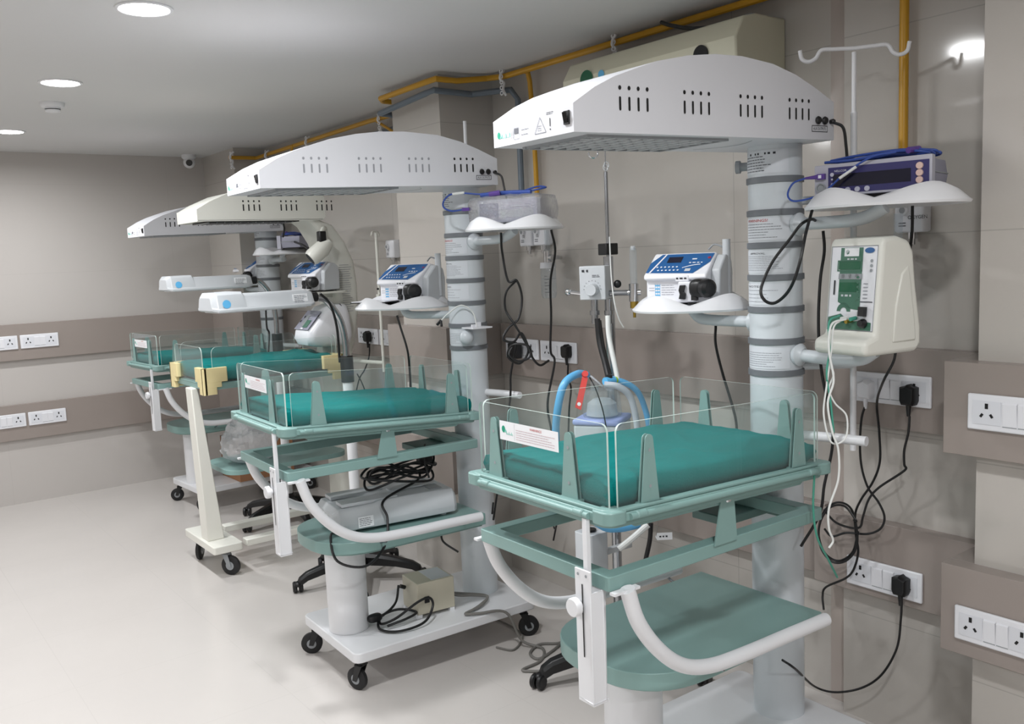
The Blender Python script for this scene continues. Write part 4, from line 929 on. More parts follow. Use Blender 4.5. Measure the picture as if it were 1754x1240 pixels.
# ================================================================ cream warmer with yellow corners (third)
x3, y3, t3 = UNITS[3]
w3 = thing('radiant_warmer', 'cream radiant warmer with pale yellow bed corners, third from the front', 'radiant warmer', (x3, y3, 0), 0, 'infant radiant warmers')
b = MB(M_cream2); b.prism(rrect(-0.84, -0.69, -0.22, 0.235, 0.012, 3), XY, 0.125, 0.165)
b.box(-0.66, 0.10, -0.19, -0.13, 0.125, 0.160); b.box(-0.66, 0.10, 0.13, 0.19, 0.125, 0.160); b.box(0.02, 0.12, -0.25, 0.25, 0.125, 0.165); b.build('base_frame', w3, bevel=.004)
for (cx, cy, r_) in ((-0.765, -0.175, -0.9), (-0.775, 0.19, -2.2), (0.07, -0.2, 1), (0.07, .2, 2)): castor(w3, cx, cy, r_, r=.050, top=.13, body=M_midgrey)
b = MB(M_cream2)
b.loft([[(-0.79+dx, -0.045+dy, .165) for dx, dy in ((-.035, -.05), (.05, -.05), (.05, .05), (-.035, .05))], [(-0.825+dx, -0.045+dy, .955) for dx, dy in ((-.02, -.045), (.015, -.045), (.015, .045), (-.02, .045))]])
b.build('front_leg', w3, bevel=.005)
b = MB(M_cream2); b.prism(rrect(-.06, .06, -.09, .09, .03), XY, .16, 1.0); b.build('rear_post', w3)
b = MB(M_teal); b.prism(rrect(-.72, -.05, -.20, .20, .09), XY, .50, .525); lab(b.build('storage_shelf', w3, bevel=.002), 'sage teal shelf')
b = MB(M_teal); b.ring(rrect(-.82, -.10, -.245, .245, .02), rrect(-.78, -.14, -.205, .205, .01), XY, .955, .985); b.prism(rrect(-.80, -.12, -.225, .225, .02), XY, .96, .97, M_tealdk); b.build('bed_tray', w3, bevel=.003)
for (cx, cy) in ((-.82, -.245), (-.82, .245), (-.10, -.245), (-.10, .245)):
    sx = 1 if cx < -.5 else -1; sy = 1 if cy < 0 else -1
    b = MB(M_yellow)
    for (l, z0, z1) in ((.105, .995, 1.065), (.075, .970, .995), (.05, .935, .97)):
        b.prism(rrect(min(cx-sx*.018, cx+sx*l), max(cx-sx*.018, cx+sx*l), min(cy-sy*.018, cy+sy*.008), max(cy-sy*.018, cy+sy*.008), .008, 3), XY, z0, z1)
        b.prism(rrect(min(cx-sx*.018, cx+sx*.008), max(cx-sx*.018, cx+sx*.008), min(cy-sy*.018, cy+sy*l), max(cy-sy*.018, cy+sy*l), .008, 3), XY, z0, z1)
    b.build('bed_corner', w3, bevel=.002)
for fn, L in ((lambda s, q, d: (-.815-d, .21-s, .98+q), .42), (lambda s, q, d: (-.78+s, -.235-d, .98+q), .64), (lambda s, q, d: (-.14-s, .235+d, .98+q), .64), (lambda s, q, d: (-.105+d, -.21+s, .98+q), .42)):
    clear_panel(w3, fn, L, .185, r=.03)
mattress(3, -.80, -.12, .215, 0.0, .075, lambda u: .990, 'teal mattress on the cream warmer bed with yellow corners', 7, .010)
# its hood: cream, arched, on a broad curved arm
h3 = thing_hood = None
zb = 1.775
top = [(-.762, .060), (-.70, .095), (-.60, .138), (-.45, .172), (-.33, .178), (-.20, .165), (-.11, .14), (-.085, .12)]
b = MB(M_cream); poly = [(-.762, 0), (-.10, 0), (-.085, .02)]+top[::-1]
for a_, c_ in ((-.155, -.152), (.152, .155)): b.prism(poly, XZ, a_, c_)
n = len(top); b.add([(a, w_, c+dz) for w_ in (-.155, .155) for a, c in top for dz in (0,)], [(i, i+1, n+i+1, n+i) for i in range(n-1)])
b.box(-.765, -.762, -.155, .155, 0, .060); b.box(-.762, -.10, -.155, .155, 0.004, .006)
b.M = None
for k in range(len(b.v)): b.v[k] = b.v[k]+Vector((0, 0, zb))
hd = b.build('hood', w3, bevel=.003)
b = MB(M_dark)
for w_ in (-.1556, .1556):
    for s0 in (-.53, -.33, -.13):
        for k in range(4):
            x = s0+.028*k
            b.add([(x+.0045*cos(t), w_, zb+.098+.005*sin(t)) for t in [2*pi*j/10 for j in range(10)]], [tuple(range(10))])
            b.add([(x-.0034, w_, zb+.050), (x+.0034, w_, zb+.050), (x+.0034, w_, zb+.082), (x-.0034, w_, zb+.082)], [(0, 1, 2, 3)])
b.build('vent_slots', hd)
b = MB(M_dark); b.box(-.70, -.22, -.12, .12, zb-.004, zb+.003); 
for k in range(12): b.box(-.70+.04*k, -.695+.04*k, -.12, .12, zb-.008, zb-.004, M_steel)
b.build('heater_grille', hd)
b = MB(M_cream)
C3 = [(-.02, 1.02, .09, .075), (.01, 1.12, .10, .075), (.035, 1.28, .115, .070), (.04, 1.42, .12, .065), (.025, 1.55, .125, .065), (-.02, 1.66, .125, .06), (-.08, 1.75, .125, .055), (-.16, 1.79, .125, .03)]
secs = []
for (u, z, hw_, hd_) in C3: secs.append([(u+dx, dy, z) for dx, dy in rrect(-hd_, hd_, -hw_, hw_, .03, 4)])
b.loft(secs); neck = b.build('curved_neck', w3, ang=50)
mpn = lambda s, t: Vector((.005+(.06 if t > .15 else .04)*0, -.0, 0))
b = MB(M_ink)
mp = lambda s, t: Vector((-.01+s, -.1265+.004*(t < .12), 1.28+t))
for k in range(22): 
    rnd = random.Random(k); rect(b, mp, .0+.012*sin(k*.3), .075*rnd.uniform(.7, 1), .012*k, .012*k+.0025, M_inklt)
b.build('printed_notes', neck)
b = MB(M_cream); b.lathe([(0, -.07), (.038, -.07), (.045, -.055), (.045, .02), (.03, .055), (.022, .07), (0, .07)], (-.145, -.19, 1.615), ax=(.80, -.15, .62), n=28)
b.lathe([(0.0, -.071), (.034, -.071)], (-.145, -.19, 1.615), ax=(.80, -.15, .62), n=24, m=M_dark)
lh = b.build('examination_lamp', w3); b = MB(M_black); b.box(-.155, -.115, -.215, -.175, 1.655, 1.715); b.build('lamp_clamp', lh, bevel=.006)
b = MB(M_cream); b.tube([(-.135, -.19, 1.70), (-.10, -.15, 1.73), (-.06, -.10, 1.73)], .012); b.build('lamp_arm', lh)
# controller pod on the cream warmer
b = MB(M_socket)
secs = []
for (z, u0, u1, hw_) in ((1.10, -.16, .02, .08), (1.115, -.22, .03, .10), (1.15, -.235, .035, .11), (1.19, -.225, .035, .11), (1.26, -.16, .03, .105), (1.31, -.115, .02, .10), (1.325, -.07, .01, .085)):
    secs.append([(a, c, z) for a, c in rrect(u0, u1, -hw_-.06, hw_-.06, .045, 5)])
b.loft(secs); pod = b.build('controller_pod', w3, ang=50)
U_ = Vector((.11, 0, .12)).normalized(); mp = flat((-.2275, -.06, 1.19), (0, -1, 0), U_, .006); mq = flat((-.2275, -.06, 1.19), (0, -1, 0), U_, .008)
b = MB(M_midgrey); rect(b, mp, -.085, .085, .006, .135, M_mon); rect(b, mq, .0, .055, .02, .07, M_green); rect(b, mq, -.04, -.0, .03, .10, M_midgrey); printlines(b, mq, -.03, .06, .08, .125, 3, .004, M_ltgrey, 4); rect(b, mq, -.01, .02, .008, .018, M_paper)
disc(b, mq, -.07, .06, .008, M_black); disc(b, mq, -.055, .09, .008, M_black); disc(b, mq, .098, .10, .007, M_black); b.build('control_panel', pod)
b = MB(M_cream); b.prism([(-.30, .0), (-.05, 0), (-.05, .025), (-.30, .03)], XZ, -.10, .10)
for k in range(len(b.v)): b.v[k] = b.v[k]+Vector((0.02, 0, 1.03))
b.build('instrument_shelf', w3, bevel=.006)
b = MB(M_cream); b.tube([(.12, -.32, .95), (.12, -.32, 1.70)], .008, smooth=0); b.tube([(.07, -.36, 1.68), (.085, -.345, 1.70), (.12, -.32, 1.70), (.15, -.29, 1.70), (.165, -.275, 1.68)], .004); b.box(.108, .132, -.335, -.305, 1.34, 1.37); b.cyl((.10, -.34, 1.40), (.085, -.37, 1.40), .006, m=M_black)
b.tube([(.12, -.32, 1.0), (.06, -.1, 1.0)], .01, smooth=0); b.build('drip_pole', w3)
pump(Vector((2.055, 4.50, 1.405)), radians(-160), 'white syringe pump with blue panel on the cream warmer, between the hoods', pole=False)
a = MB(M_cream); a.prism(rrect(-.30, .0, -.22, .10, .05), XY, 1.388, 1.398); a.prism(rrect(-.10, .0, -.06, .06, .02), XY, 1.36, 1.388); a.build('pump_shelf', w3)

# things kept on the cream warmer's shelf and below it
t = thing('plastic_bag', 'clear crumpled plastic bag on the cream warmer shelf', 'bag', (x3-.54, y3-.02, .527))
b = MB(M_bag); b.ball((0, 0, .115), .15, .13, .125, n=44, k=28, e=.8)
for k, v in enumerate(b.v):
    q = 1+.20*noise.noise(v*9)+.13*(abs(noise.noise(v*24))-.3)+.06*noise.noise(v*60); z = v.z
    b.v[k] = Vector((v.x*q, v.y*q, max(.001, .0+z*q)))
b.build('film', t, ang=20)
t = thing('cardboard_box', 'brown cardboard box low on the base behind the cream warmer', 'box', (2.22, 5.80, .1585), .03)
b = MB(M_card); b.box(-.20, .18, -.15, .15, 0, .27)
b.build('carton', t, bevel=.002)
b = MB(M_card)
for s_ in (-1, 1): b.add([(-.20, .152*s_, .27), (.20, .152*s_, .27), (.20, .01*s_, .274), (-.20, .01*s_, .274)], [(0, 1, 2, 3)])
b.box(-.2, .2, -.02, .02, .2745, .276, M_beige); b.build('flaps', t)

# ================================================================ star bases and stands
def star_base(t, n, r, rot, z=.105, fat=1.15):
    for k in range(n):
        a = rot+2*pi*k/n; c, s = cos(a), sin(a)
        b = MB(M_black); secs = []
        for q, zz, hw_, hh in ((x_[0], x_[1], x_[2]*fat, x_[3]*fat) for x_ in ((.03, z+.005, .028, .026), (.10, z, .025, .024), (r*.6, z-.012, .021, .019), (r-.045, z-.030, .018, .017), (r-.01, z-.05, .016, .016), (r, z-.065, .014, .010))):
            secs.append([(q*c-s*w_, q*s+c*w_, zz+h_) for w_, h_ in ((-hw_, -hh), (hw_, -hh), (hw_*1.0, hh*.4), (hw_*.6, hh), (-hw_*.6, hh), (-hw_, hh*.4))])
        b.loft(secs); lg = b.build('base_leg', t, bevel=.003)
        g = MB(M_black, Matrix.Translation((r*c, r*s, 0)) @ Matrix.Rotation(a+1.9*k+.7, 4, 'Z'))
        for q in (-.014, .014): g.lathe([(.0, -.010), (.022, -.010), (.027, -.005), (.027, .005), (.022, .010), (0, .010)], (.012, q, .027), n=20, ax=(0, 1, 0))
        g.ball((.0, 0, .044), .024, .016, .014); g.build('castor', lg)
    b = MB(M_black); b.lathe([(0, z-.035), (.04, z-.035), (.05, z), (.042, z+.035), (.03, z+.055), (0, z+.055)], n=28); b.build('hub', t)
def lamp_stand(p, rot, zpole, neckpts, headc, headrot, headL, label, hlabel_id, legs=5):
    t = thing('phototherapy_lamp', label, 'lamp', (p[0], p[1], 0), 0, 'phototherapy lamps on wheeled stands')
    star_base(t, legs, .31, rot)
    b = MB(M_white); b.cyl((0, 0, .12), (0, 0, zpole), .0255, n=24); b.build('pole', t)
    b = MB(M_black); b.cyl((0, 0, zpole-.005), (0, 0, zpole+.12), .031, n=22); b.build('pole_clamp', t)
    b = MB(M_steel); b.tube([(0, 0, zpole+.1)]+neckpts, .015, n=14, smooth=8); b.build('steel_neck', t)
    Mh = Matrix.Translation(headc) @ Matrix.Rotation(headrot, 4, 'Z')
    b = MB(M_ltgrey, Mh); L = headL/2; secs = []
    for x, w0, w1, z0, z1 in ((-L, .075, .065, -.030, .028), (-L+.02, .10, .085, -.036, .046), (-L*.45, .112, .095, -.036, .048), (-L*.40, .112, .088, -.036, .036), (L-.03, .105, .085, -.036, .036), (L, .085, .07, -.030, .028)):
        secs.append([(x, a, c) for a, c in ((-w0*1.06, z0), (-w0*1.08, z0+.012), (-w0, z0+.016), (-w1, z1-.01), (-w1+.012, z1), (w1-.012, z1), (w1, z1-.01), (w0, z0+.016), (w0*1.08, z0+.012), (w0*1.06, z0))])
    b.loft(secs); h = b.build('lamp_head', t, bevel=.004)
    b = MB(M_led, Mh); b.box(-L+.03, L-.04, -.085, .085, -.040, -.0365); b.build('light_window', h)
    mp0 = flat((-L+.055, -.101, -.002), (1, 0, 0), (0, .15, 1), .003)
    b = MB(M_bluelt, Mh); disc(b, mp0, 0, 0, .018, M_bluelt, 20); b.build('round_sticker', h); b = MB(M_paper, Mh)
    b.obox((L-.075, -.0985, -.0), (1, 0, 0), (0, .18, 1), .036, .022, .0008, M_paper)
    mp1 = flat((L-.075, -.0995, .0), (1, 0, 0), (0, .18, 1), .002); printlines(b, mp1, -.03, .03, -.018, .018, 5, .002, M_ink, 3); b.build('rating_label', h)
    b = MB(M_black, Mh); b.cyl((L-.005, 0, 0), (L+.055, 0, 0), .022, n=18); b.build('swivel', h)
    return t
lamp_stand((1.95, 3.88), radians(28), .985, [(0, 0, 1.18), (-.02, 0, 1.28), (-.08, .0, 1.37), (-.135, 0, 1.392)], (-.425, -.015, 1.395), radians(2), .47,
           'grey phototherapy lamp on a wheeled stand, reaching over the cream warmer bed', 0)
lamp_stand((2.14, 5.15), radians(195), 1.02, [(0, 0, 1.25), (-.02, 0, 1.37), (-.08, .0, 1.455), (-.13, 0, 1.463)], (-.40, .0, 1.465), radians(0), .48,
           'grey phototherapy lamp on a wheeled stand, reaching over the farthest warmer bed', 1)

# ================================================================ breathing support stand between the first two warmers
cpx, cpy = 2.19, 2.31
S_ = thing('breathing_support_stand', 'steel wheeled stand with gas blender and flow tube between the first two warmers', 'medical stand', (cpx, cpy, 0))
star_base(S_, 5, .31, radians(158), fat=1.35)
b = MB(M_steel); b.cyl((0, 0, .14), (0, 0, 1.53), .017, n=20); b.cyl((0, 0, 1.53), (0, 0, 1.82), .0065, n=14); b.cyl((0, 0, 1.82), (0, 0, 1.90), .002, n=8); b.build('pole', S_)
b = MB(M_black); b.box(-.028, .028, -.022, .022, 1.535, 1.575); b.build('pole_clamp', S_, bevel=.003)
rB = Matrix.Rotation(face(radians(-150)), 4, 'Z')
b = MB(M_ltgrey, rB @ Matrix.Translation((-.028, -.055, 0))); b.box(-.046, .046, -.05, .03, 1.385, 1.50); bl = b.build('gas_blender', S_, bevel=.003)
mp = lambda s, t: rB @ Vector((-.028+s, -.1065, 1.385+t))
b = MB(M_inkdk); printlines(b, mp, -.036, -.006, .094, .104, 1, .008, M_inkdk, 2, 0, (.006, .009)); printlines(b, mp, -.0, .036, .076, .086, 2, .002, M_ink, 2); 
for k in range(9):
    a = pi*k/8; disc(b, mp, .0+.030*cos(a), .036+.030*sin(a), .0015, M_ink, 6)
b.build('markings', bl)
b = MB(M_ltgrey, rB); b.lathe([(0, .03), (.019, .03), (.021, .024), (.022, 0)], (-.026, -.105, 1.42), ax=(0, -1, 0), n=24); b.build('mixing_knob', bl)
b = MB(M_chrome, rB); b.tube([(-.074, -.06, 1.405), (-.125, -.06, 1.412)], .008, smooth=0); b.ball((-.13, -.06, 1.412), .013); b.build('gas_fitting', bl); b = MB(M_chrome, rB); b.tube([(.018, -.06, 1.405), (.085, -.06, 1.405)], .010, smooth=0, m=M_steel); b.build('gas_fitting', bl)
b = MB(M_black, rB); b.ball((.045, -.05, 1.435), .014, .010, .014); b.build('side_knob', bl)
b = MB(M_chrome, rB); b.cyl((.105, -.06, 1.375), (.105, -.06, 1.435), .017); b.cyl((.085, -.06, 1.405), (.13, -.06, 1.405), .010); b.cyl((.105, -.06, 1.352), (.105, -.06, 1.375), .014, m=M_brass); b.cyl((.105, -.06, 1.320), (.105, -.06, 1.352), .005, m=M_brass)
ft = b.build('flowmeter', S_); b = MB(M_clear, rB); b.cyl((.105, -.06, 1.435), (.105, -.06, 1.555), .012); b.cyl((.105, -.06, 1.548), (.105, -.06, 1.562), .008, m=M_frost); b.build('flow_tube', ft)
b = MB(M_steel, rB)
for x in (-.03, .022): b.cyl((x-.008, -.055, 1.30), (x-.008, -.055, 1.385), .012); b.cyl((x-.008, -.055, 1.33), (x-.008, -.055, 1.345), .017)
b.build('hose_connector', S_)
# humidifier chamber, heater base
b = MB(M_ltgrey, rB); b.box(-.085, .075, -.19, -.03, .875, .965); b.box(-.088, .078, -.195, -.03, .965, .985, mat('lilac_plastic', (160, 172, 222), .4)); hm = b.build('humidifier_base', S_, bevel=.008, seg=3)
b = MB(M_clear, rB); b.lathe([(0, .986), (.066, .986), (.068, 1.0), (.062, 1.065), (.05, 1.078), (0, 1.082)], (-.005, -.11, 0), n=32)
b.cyl((-.03, -.11, 1.075), (-.03, -.11, 1.105), .014); b.cyl((.025, -.11, 1.075), (.025, -.11, 1.105), .014); b.build('water_chamber', hm)
b = MB(M_frost, rB); b.lathe([(0, .990), (.055, .990), (.05, 1.03), (.03, 1.045), (0, 1.045)], (-.005, -.11, 0), n=28); b.build('float', hm)
b = MB(M_ltgrey); b.prism(rrect(-.23, -.145, -.115, -.03, .012), XY, .42, .60); b.cyl((-.19, -.07, .60), (-.19, -.07, .608), .022, m=M_black); b.box(-.15, 0, -.08, -.06, .50, .52); bt = b.build('bubble_bottle', S_, bevel=.002)
b = MB(M_chrome, rB); b.box(-.03, .03, -.04, .02, .86, .885); b.box(-.03, .03, -.06, .02, .60, .62); b.build('stand_clamp', S_, bevel=.002)
# hoses
D = lambda x, y, d: dep(x, y, d)
b = MB(M_hose); b.tube([D(1005, 642, 2.95), D(990, 640, 2.90), D(968, 655, 2.86), D(957, 690, 2.86), D(952, 740, 2.9), D(958, 800, 2.95), D(985, 860, 3.0), D(1030, 900, 3.02), D(1060, 905, 3.03), D(1095, 898, 3.05)], .0125, n=12)
tag(b.build('breathing_hose'), 'light blue corrugated hose looping left of the humidifier', 'hose')
b = MB(M_hose); b.tube([D(1040, 655, 2.98), D(1062, 652, 2.98), D(1090, 668, 3.0), D(1105, 700, 3.04), D(1112, 740, 3.06), D(1110, 800, 3.1)], .010, n=12)
tag(b.build('breathing_hose'), 'light blue hose arching right of the humidifier', 'hose')
b = MB(M_hosew); b.tube([D(1035, 658, 2.93), D(1060, 662, 2.93), D(1080, 680, 2.95), D(1090, 720, 2.98), D(1094, 760, 3.0)], .011, n=12)
tag(b.build('breathing_hose'), 'pale translucent hose arching beside the blue one right of the humidifier', 'hose')
b = MB(M_cable); b.tube([D(1023, 545, 3.02), D(1027, 585, 3.02), D(1036, 620, 3.0), D(1042, 645, 2.98)], .0095, n=12); b.tube([D(1027, 548, 3.05), D(1033, 590, 3.05), D(1045, 640, 3.0)], .006, n=10)
tag(b.build('gas_hose'), 'black gas hose running down beside the steel stand pole', 'hose')
b = MB(M_wcable); b.tube([D(1041, 540, 3.0), D(1043, 575, 3.0), D(1052, 620, 2.99), D(1058, 650, 2.98)], .0085, n=12)
tag(b.build('gas_hose'), 'white gas hose running down beside the steel stand pole', 'hose')
b = MB(M_wcable); b.tube([D(1044, 405, 3.0), D(1047, 470, 3.0), D(1052, 515, 3.0), D(1060, 545, 3.02), D(1068, 560, 3.03)], .0022, n=8)
tag(b.build('thin_tube'), 'thin white tube beside the stand pole above the gas blender', 'tube')
q = [D(998, 642, 2.88), D(1007, 646, 2.88), D(995, 702, 2.86), D(985, 697, 2.86)]
t = thing('red_tag', 'red plastic tag hanging off the blue hose by the humidifier', 'tag', q[0])
b = MB(M_red); Nn = (q[1]-q[0]).cross(q[3]-q[0]).normalized()*.002
vs = [p-q[0]+s*Nn for s in (-1, 1) for p in q]; b.add(vs, [(0, 1, 2, 3), (4, 5, 6, 7), (0, 1, 5, 4), (1, 2, 6, 5), (2, 3, 7, 6), (3, 0, 4, 7)]); b.cyl(D(1002, 640, 2.88)-q[0]-Nn*3, D(1002, 640, 2.88)-q[0]+Nn*3, .010); b.build('strap', t)
b = MB(M_paper); c_ = (q[2]+q[3])/2*.86+(q[0]+q[1])/2*.14-q[0]; b.cyl(c_-Nn*1.2, c_+Nn*1.2, .006); b.build('stud', t)
b = MB(M_cable); b.tube([D(1010, 646, 2.9), D(1020, 665, 2.88), D(1032, 700, 2.88), D(1040, 740, 2.9)], .002); b.tube([D(1012, 644, 2.9), D(1025, 655, 2.88), D(1032, 662, 2.88)], .004, m=M_midgrey)
tag(b.build('sensor_wire'), 'thin dark sensor wire hanging over the humidifier chamber', 'cable')
t = thing('swivel_connector', 'small blue and black hose connector on top of the humidifier', 'connector', D(1044, 652, 2.95))
b = MB(M_bluelt); b.cyl((-.02, 0, 0), (.02, 0, 0), .014); b.cyl((0, 0, -.01), (0, 0, .02), .010, m=M_black); b.cyl((.02, 0, .0), (.03, 0, .0), .011, m=mat('lime_plastic', (170, 210, 60), .4)); b.build('connector_body', t)
t = thing('price_tag', 'small white paper tag on a string under the nearest warmer bed', 'tag', D(1137, 918, 2.95), radians(-35))
b = MB(M_paper); b.prism([(-.022, .012), (-.028, 0), (-.022, -.012), (.028, -.012), (.028, .012)], XZ, -.0005, .0005); pt = b.build('tag_card', t); b = MB(M_inkdk); mp = flat((0, -.0008, 0), (1, 0, 0), (0, 0, 1), .0005); printlines(b, mp, -.015, .02, -.004, .004, 1, .005, M_inkdk, 3, word=(.004, .008)); b.build('handwriting', pt)
b = MB(M_lcable); b.tube([(-.025, 0, 0), (-.02, 0, .04), (-.015, .01, .09)], .0008, n=6); b.build('string', t)
b = MB(M_wcable); b.tube([D(1060, 940, 3.02), D(1085, 920, 3.02), D(1110, 898, 3.02)], .011); tag(b.build('white_hose'), 'short white tube end under the nearest bed, beside the blue hose', 'hose')
# ================================================================ grey lamp unit on the second warmer's shelf
t = thing('lamp_unit', 'grey flat phototherapy unit lying on the second warmer shelf', 'lamp unit', lw(2, -.385, -.005, .553), UNITS[2][2]-.10)
b = MB(M_ltgrey); secs = []
for x, hw_, z1 in ((-.275, .10, .075), (-.255, .118, .094), (-.12, .125, .100), (-.10, .125, .106), (.14, .125, .106), (.205, .122, .102), (.22, .11, .080)):
    secs.append([(x, a, c) for a, c in ((-hw_, .012), (-hw_*1.03, .035), (-hw_*1.03, .040), (-hw_*.96, z1-.012), (-hw_*.88, z1), (hw_*.88, z1), (hw_*.96, z1-.012), (hw_*1.03, .040), (hw_*1.03, .035), (hw_, .012))])
b.loft(secs); bd = b.build('housing', t, bevel=.004)
b = MB(M_ltgrey); b.box(-.24, -.02, -.10, -.03, .0975, .110); b.box(-.24, -.03, .03, .10, .0975, .110); b.box(-.02, .18, -.02, .02, .106, .112); b.box(.12, .17, -.09, .09, .1055, .109, M_midgrey); b.build('lid', bd, bevel=.004)
b = MB(M_black); b.box(-.285, -.272, -.09, -.045, .018, .050); b.build('power_inlet', bd, bevel=.002)
b = MB(M_red); b.box(-.282, -.274, .055, .08, .040, .062); b.build('rocker_switch', bd, bevel=.001)
b = MB(M_paper); mp = flat((-.13, -.130, .02), (1, 0, 0), (0, .06, 1), .0006); rect(b, mp, -.06, .0, .0, .04, M_paper); mq = flat((-.13, -.130, .02), (1, 0, 0), (0, .06, 1), .0012); printlines(b, mq, -.055, -.005, .004, .036, 5, .002, M_ink, 9); b.build('rating_label', bd)
b = MB(M_white); 
for a_ in (-.2, .17):
    for c_ in (-.09, .09): b.cyl((a_, c_, 0), (a_, c_, .014), .012)
b.build('foot', bd)

# beige box on the base of the second warmer
t = thing('voltage_stabilizer', 'small beige power box on the base of the second warmer', 'power box', lw(2, -.275, -.045, .158), -.12)
b = MB(M_beige); b.box(-.078, .082, -.072, .072, .014, .140); bd = b.build('casing', t, bevel=.003)
b = MB(M_ltgrey); b.box(-.01, .072, -.06, .06, .140, .142); b.build('top_label', bd)
b = MB(M_black); b.box(-.050, -.030, -.078, -.074, .06, .085); b.build('switch', bd); 
b = MB(M_black); b.cyl((-.085, .03, .10), (-.105, .03, .11), .008); b.build('fuse_holder', bd)
b = MB(M_paper)
for a_ in (-.07, .07):
    for c_ in (-.06, .06): b.box(a_-.01, a_+.01, c_-.01, c_+.01, 0, .014)
b.build('foot', bd)

# ================================================================ cables
def cable(pts, label, r=.0035, m=None, cat='cable', name='power_cable', plug=None, smooth=8, group=None):
    b = MB(m or M_cable); b.tube(pts, r, n=8, smooth=smooth); o = tag(b.build(name), label, cat, group)
    return o
def plug_on(o, p, R, m=None, s=1.0):
    """three-pin plug top seated on a socket; R = viewer's right along the wall"""
    Rv = Vector(R).normalized(); Uv = Vector((0, 0, 1)); Nn = Rv.cross(Uv)
    b = MB(m or M_black); p = Vector(p)
    pts = [(-.022, -.018), (-.017, -.030), (.017, -.030), (.022, -.018), (.022, .020), (.008, .024), (0, .029), (-.008, .024), (-.022, .020)]
    n = len(pts); vs = [p+Rv*a*s+Uv*c*s+Nn*d*s for d, k in ((-.001, 1), (.024, 1), (.032, .8)) for a, c in [(x*k, y*k) for x, y in pts]]
    b.add(vs, [tuple(range(n)), tuple(range(2*n, 3*n))]+[(j*n+i, j*n+(i+1) % n, (j+1)*n+(i+1) % n, (j+1)*n+i) for j in (0, 1) for i in range(n)])
    b.cyl(p+Nn*.014*s-Uv*.028*s, p+Nn*.014*s-Uv*.062*s, .008*s, .0045*s, n=12)
    return b.build('plug', o, bevel=.001)
Xr = lambda x, y, v=2.47: at(x, y, 0, v)
# cords at the right socket plates
c = cable([Xr(1558, 712, 2.475), Xr(1556, 740), Xr(1549, 770), Xr(1549, 795), Xr(1552, 802, 2.48), Xr(1540, 812), Xr(1505, 835), Xr(1488, 855), Xr(1478, 885), Xr(1473, 902), Xr(1455, 903), Xr(1430, 893), Xr(1411, 872)], 'black cable from the black plug in the upper right plate into the tangle')
plug_on(c, at(1561, 674, 0, 2.489), Ymi, s=1.05)
c = cable([Xr(1484, 690, 2.475), Xr(1476, 715), Xr(1473, 760), Xr(1476, 800), Xr(1487, 835), Xr(1505, 860), Xr(1515, 885), Xr(1508, 905), Xr(1485, 914), Xr(1450, 912), Xr(1425, 918), Xr(1412, 905)], 'black cable from the white plug in the upper right plate, curling back left')
plug_on(c, at(1487, 664, 0, 2.489), Ymi, M_socket, 1.0)
c = cable([dep(1535, 597, 2.30), dep(1530, 620, 2.32), dep(1512, 655, 2.40), Xr(1502, 690), Xr(1506, 740), Xr(1507, 790), Xr(1495, 825), Xr(1475, 855), Xr(1465, 880), Xr(1466, 915), Xr(1470, 945), Xr(1462, 975), Xr(1448, 990), Xr(1415, 1005), Xr(1409, 1020), Xr(1411, 1044, 2.45)], 'black cable hanging from the cream controller past the tangle to the shelf')
c = cable([Xr(1545, 1012, 2.475), Xr(1543, 1060), Xr(1536, 1110), Xr(1510, 1155), Xr(1475, 1178), Xr(1430, 1185, 2.45), Xr(1395, 1175, 2.40), dep(1362, 1145, 2.55), dep(1340, 1130, 2.58)], 'black cable looping low from the plug in the lower right plate')
plug_on(c, at(1547, 999, 0, 2.489), Ymi, s=1.05)
pts = [Xr(1436+34*cos(a), 910+50*sin(a)+k*4, 2.46-.012*k) for k in range(2) for a in [2*pi*j/8+.3*k for j in range(8)]]
cable(pts+[Xr(1462, 890, 2.44)], 'black cable coiled in a loop beside the lower right socket plate')
cable([lw(1, .047, -.156, 1.866), lw(1, .062, -.175, 1.85), lw(1, .068, -.18, 1.80), lw(1, .06, -.19, 1.745), lw(1, .05, -.20, 1.70)], 'short black lead from the near hood down to the monitor', .004)
cable([dep(1563, 352, 2.35), dep(1562, 400, 2.36), dep(1556, 440, 2.4), dep(1545, 478, 2.42), dep(1538, 500, 2.43)], 'black cable hanging from the near monitor shelf behind the cream controller', .004)
cable([dep(1391, 360, 2.35), dep(1380, 400, 2.30), dep(1372, 440, 2.28), dep(1360, 480, 2.30), dep(1345, 505, 2.36), dep(1325, 519, 2.4), dep(1308, 512, 2.42), dep(1304, 492, 2.43), dep(1322, 450, 2.42), dep(1352, 410, 2.40), dep(1372, 384, 2.38), dep(1390, 375, 2.40), dep(1400, 380, 2.45)], 'black cable looped over the arm in front of the near column', .0042)
cable([dep(1410, 395, 2.5), dep(1412, 430, 2.5), dep(1405, 480, 2.5), dep(1402, 560, 2.5), dep(1408, 640, 2.5), dep(1425, 720, 2.5), dep(1425, 770, 2.52), dep(1412, 830, 2.52), dep(1404, 880, 2.52), dep(1372, 935, 2.55)], 'black cable running down right of the near column to the bed frame', .0042)
cable([dep(1226, 557, 2.85), dep(1226, 590, 2.85), dep(1238, 640, 2.85), dep(1256, 700, 2.84), dep(1262, 735, 2.84), dep(1262, 800, 2.84), dep(1250, 900, 2.85)], 'black cable hanging from the near syringe pump shelf', .0042)
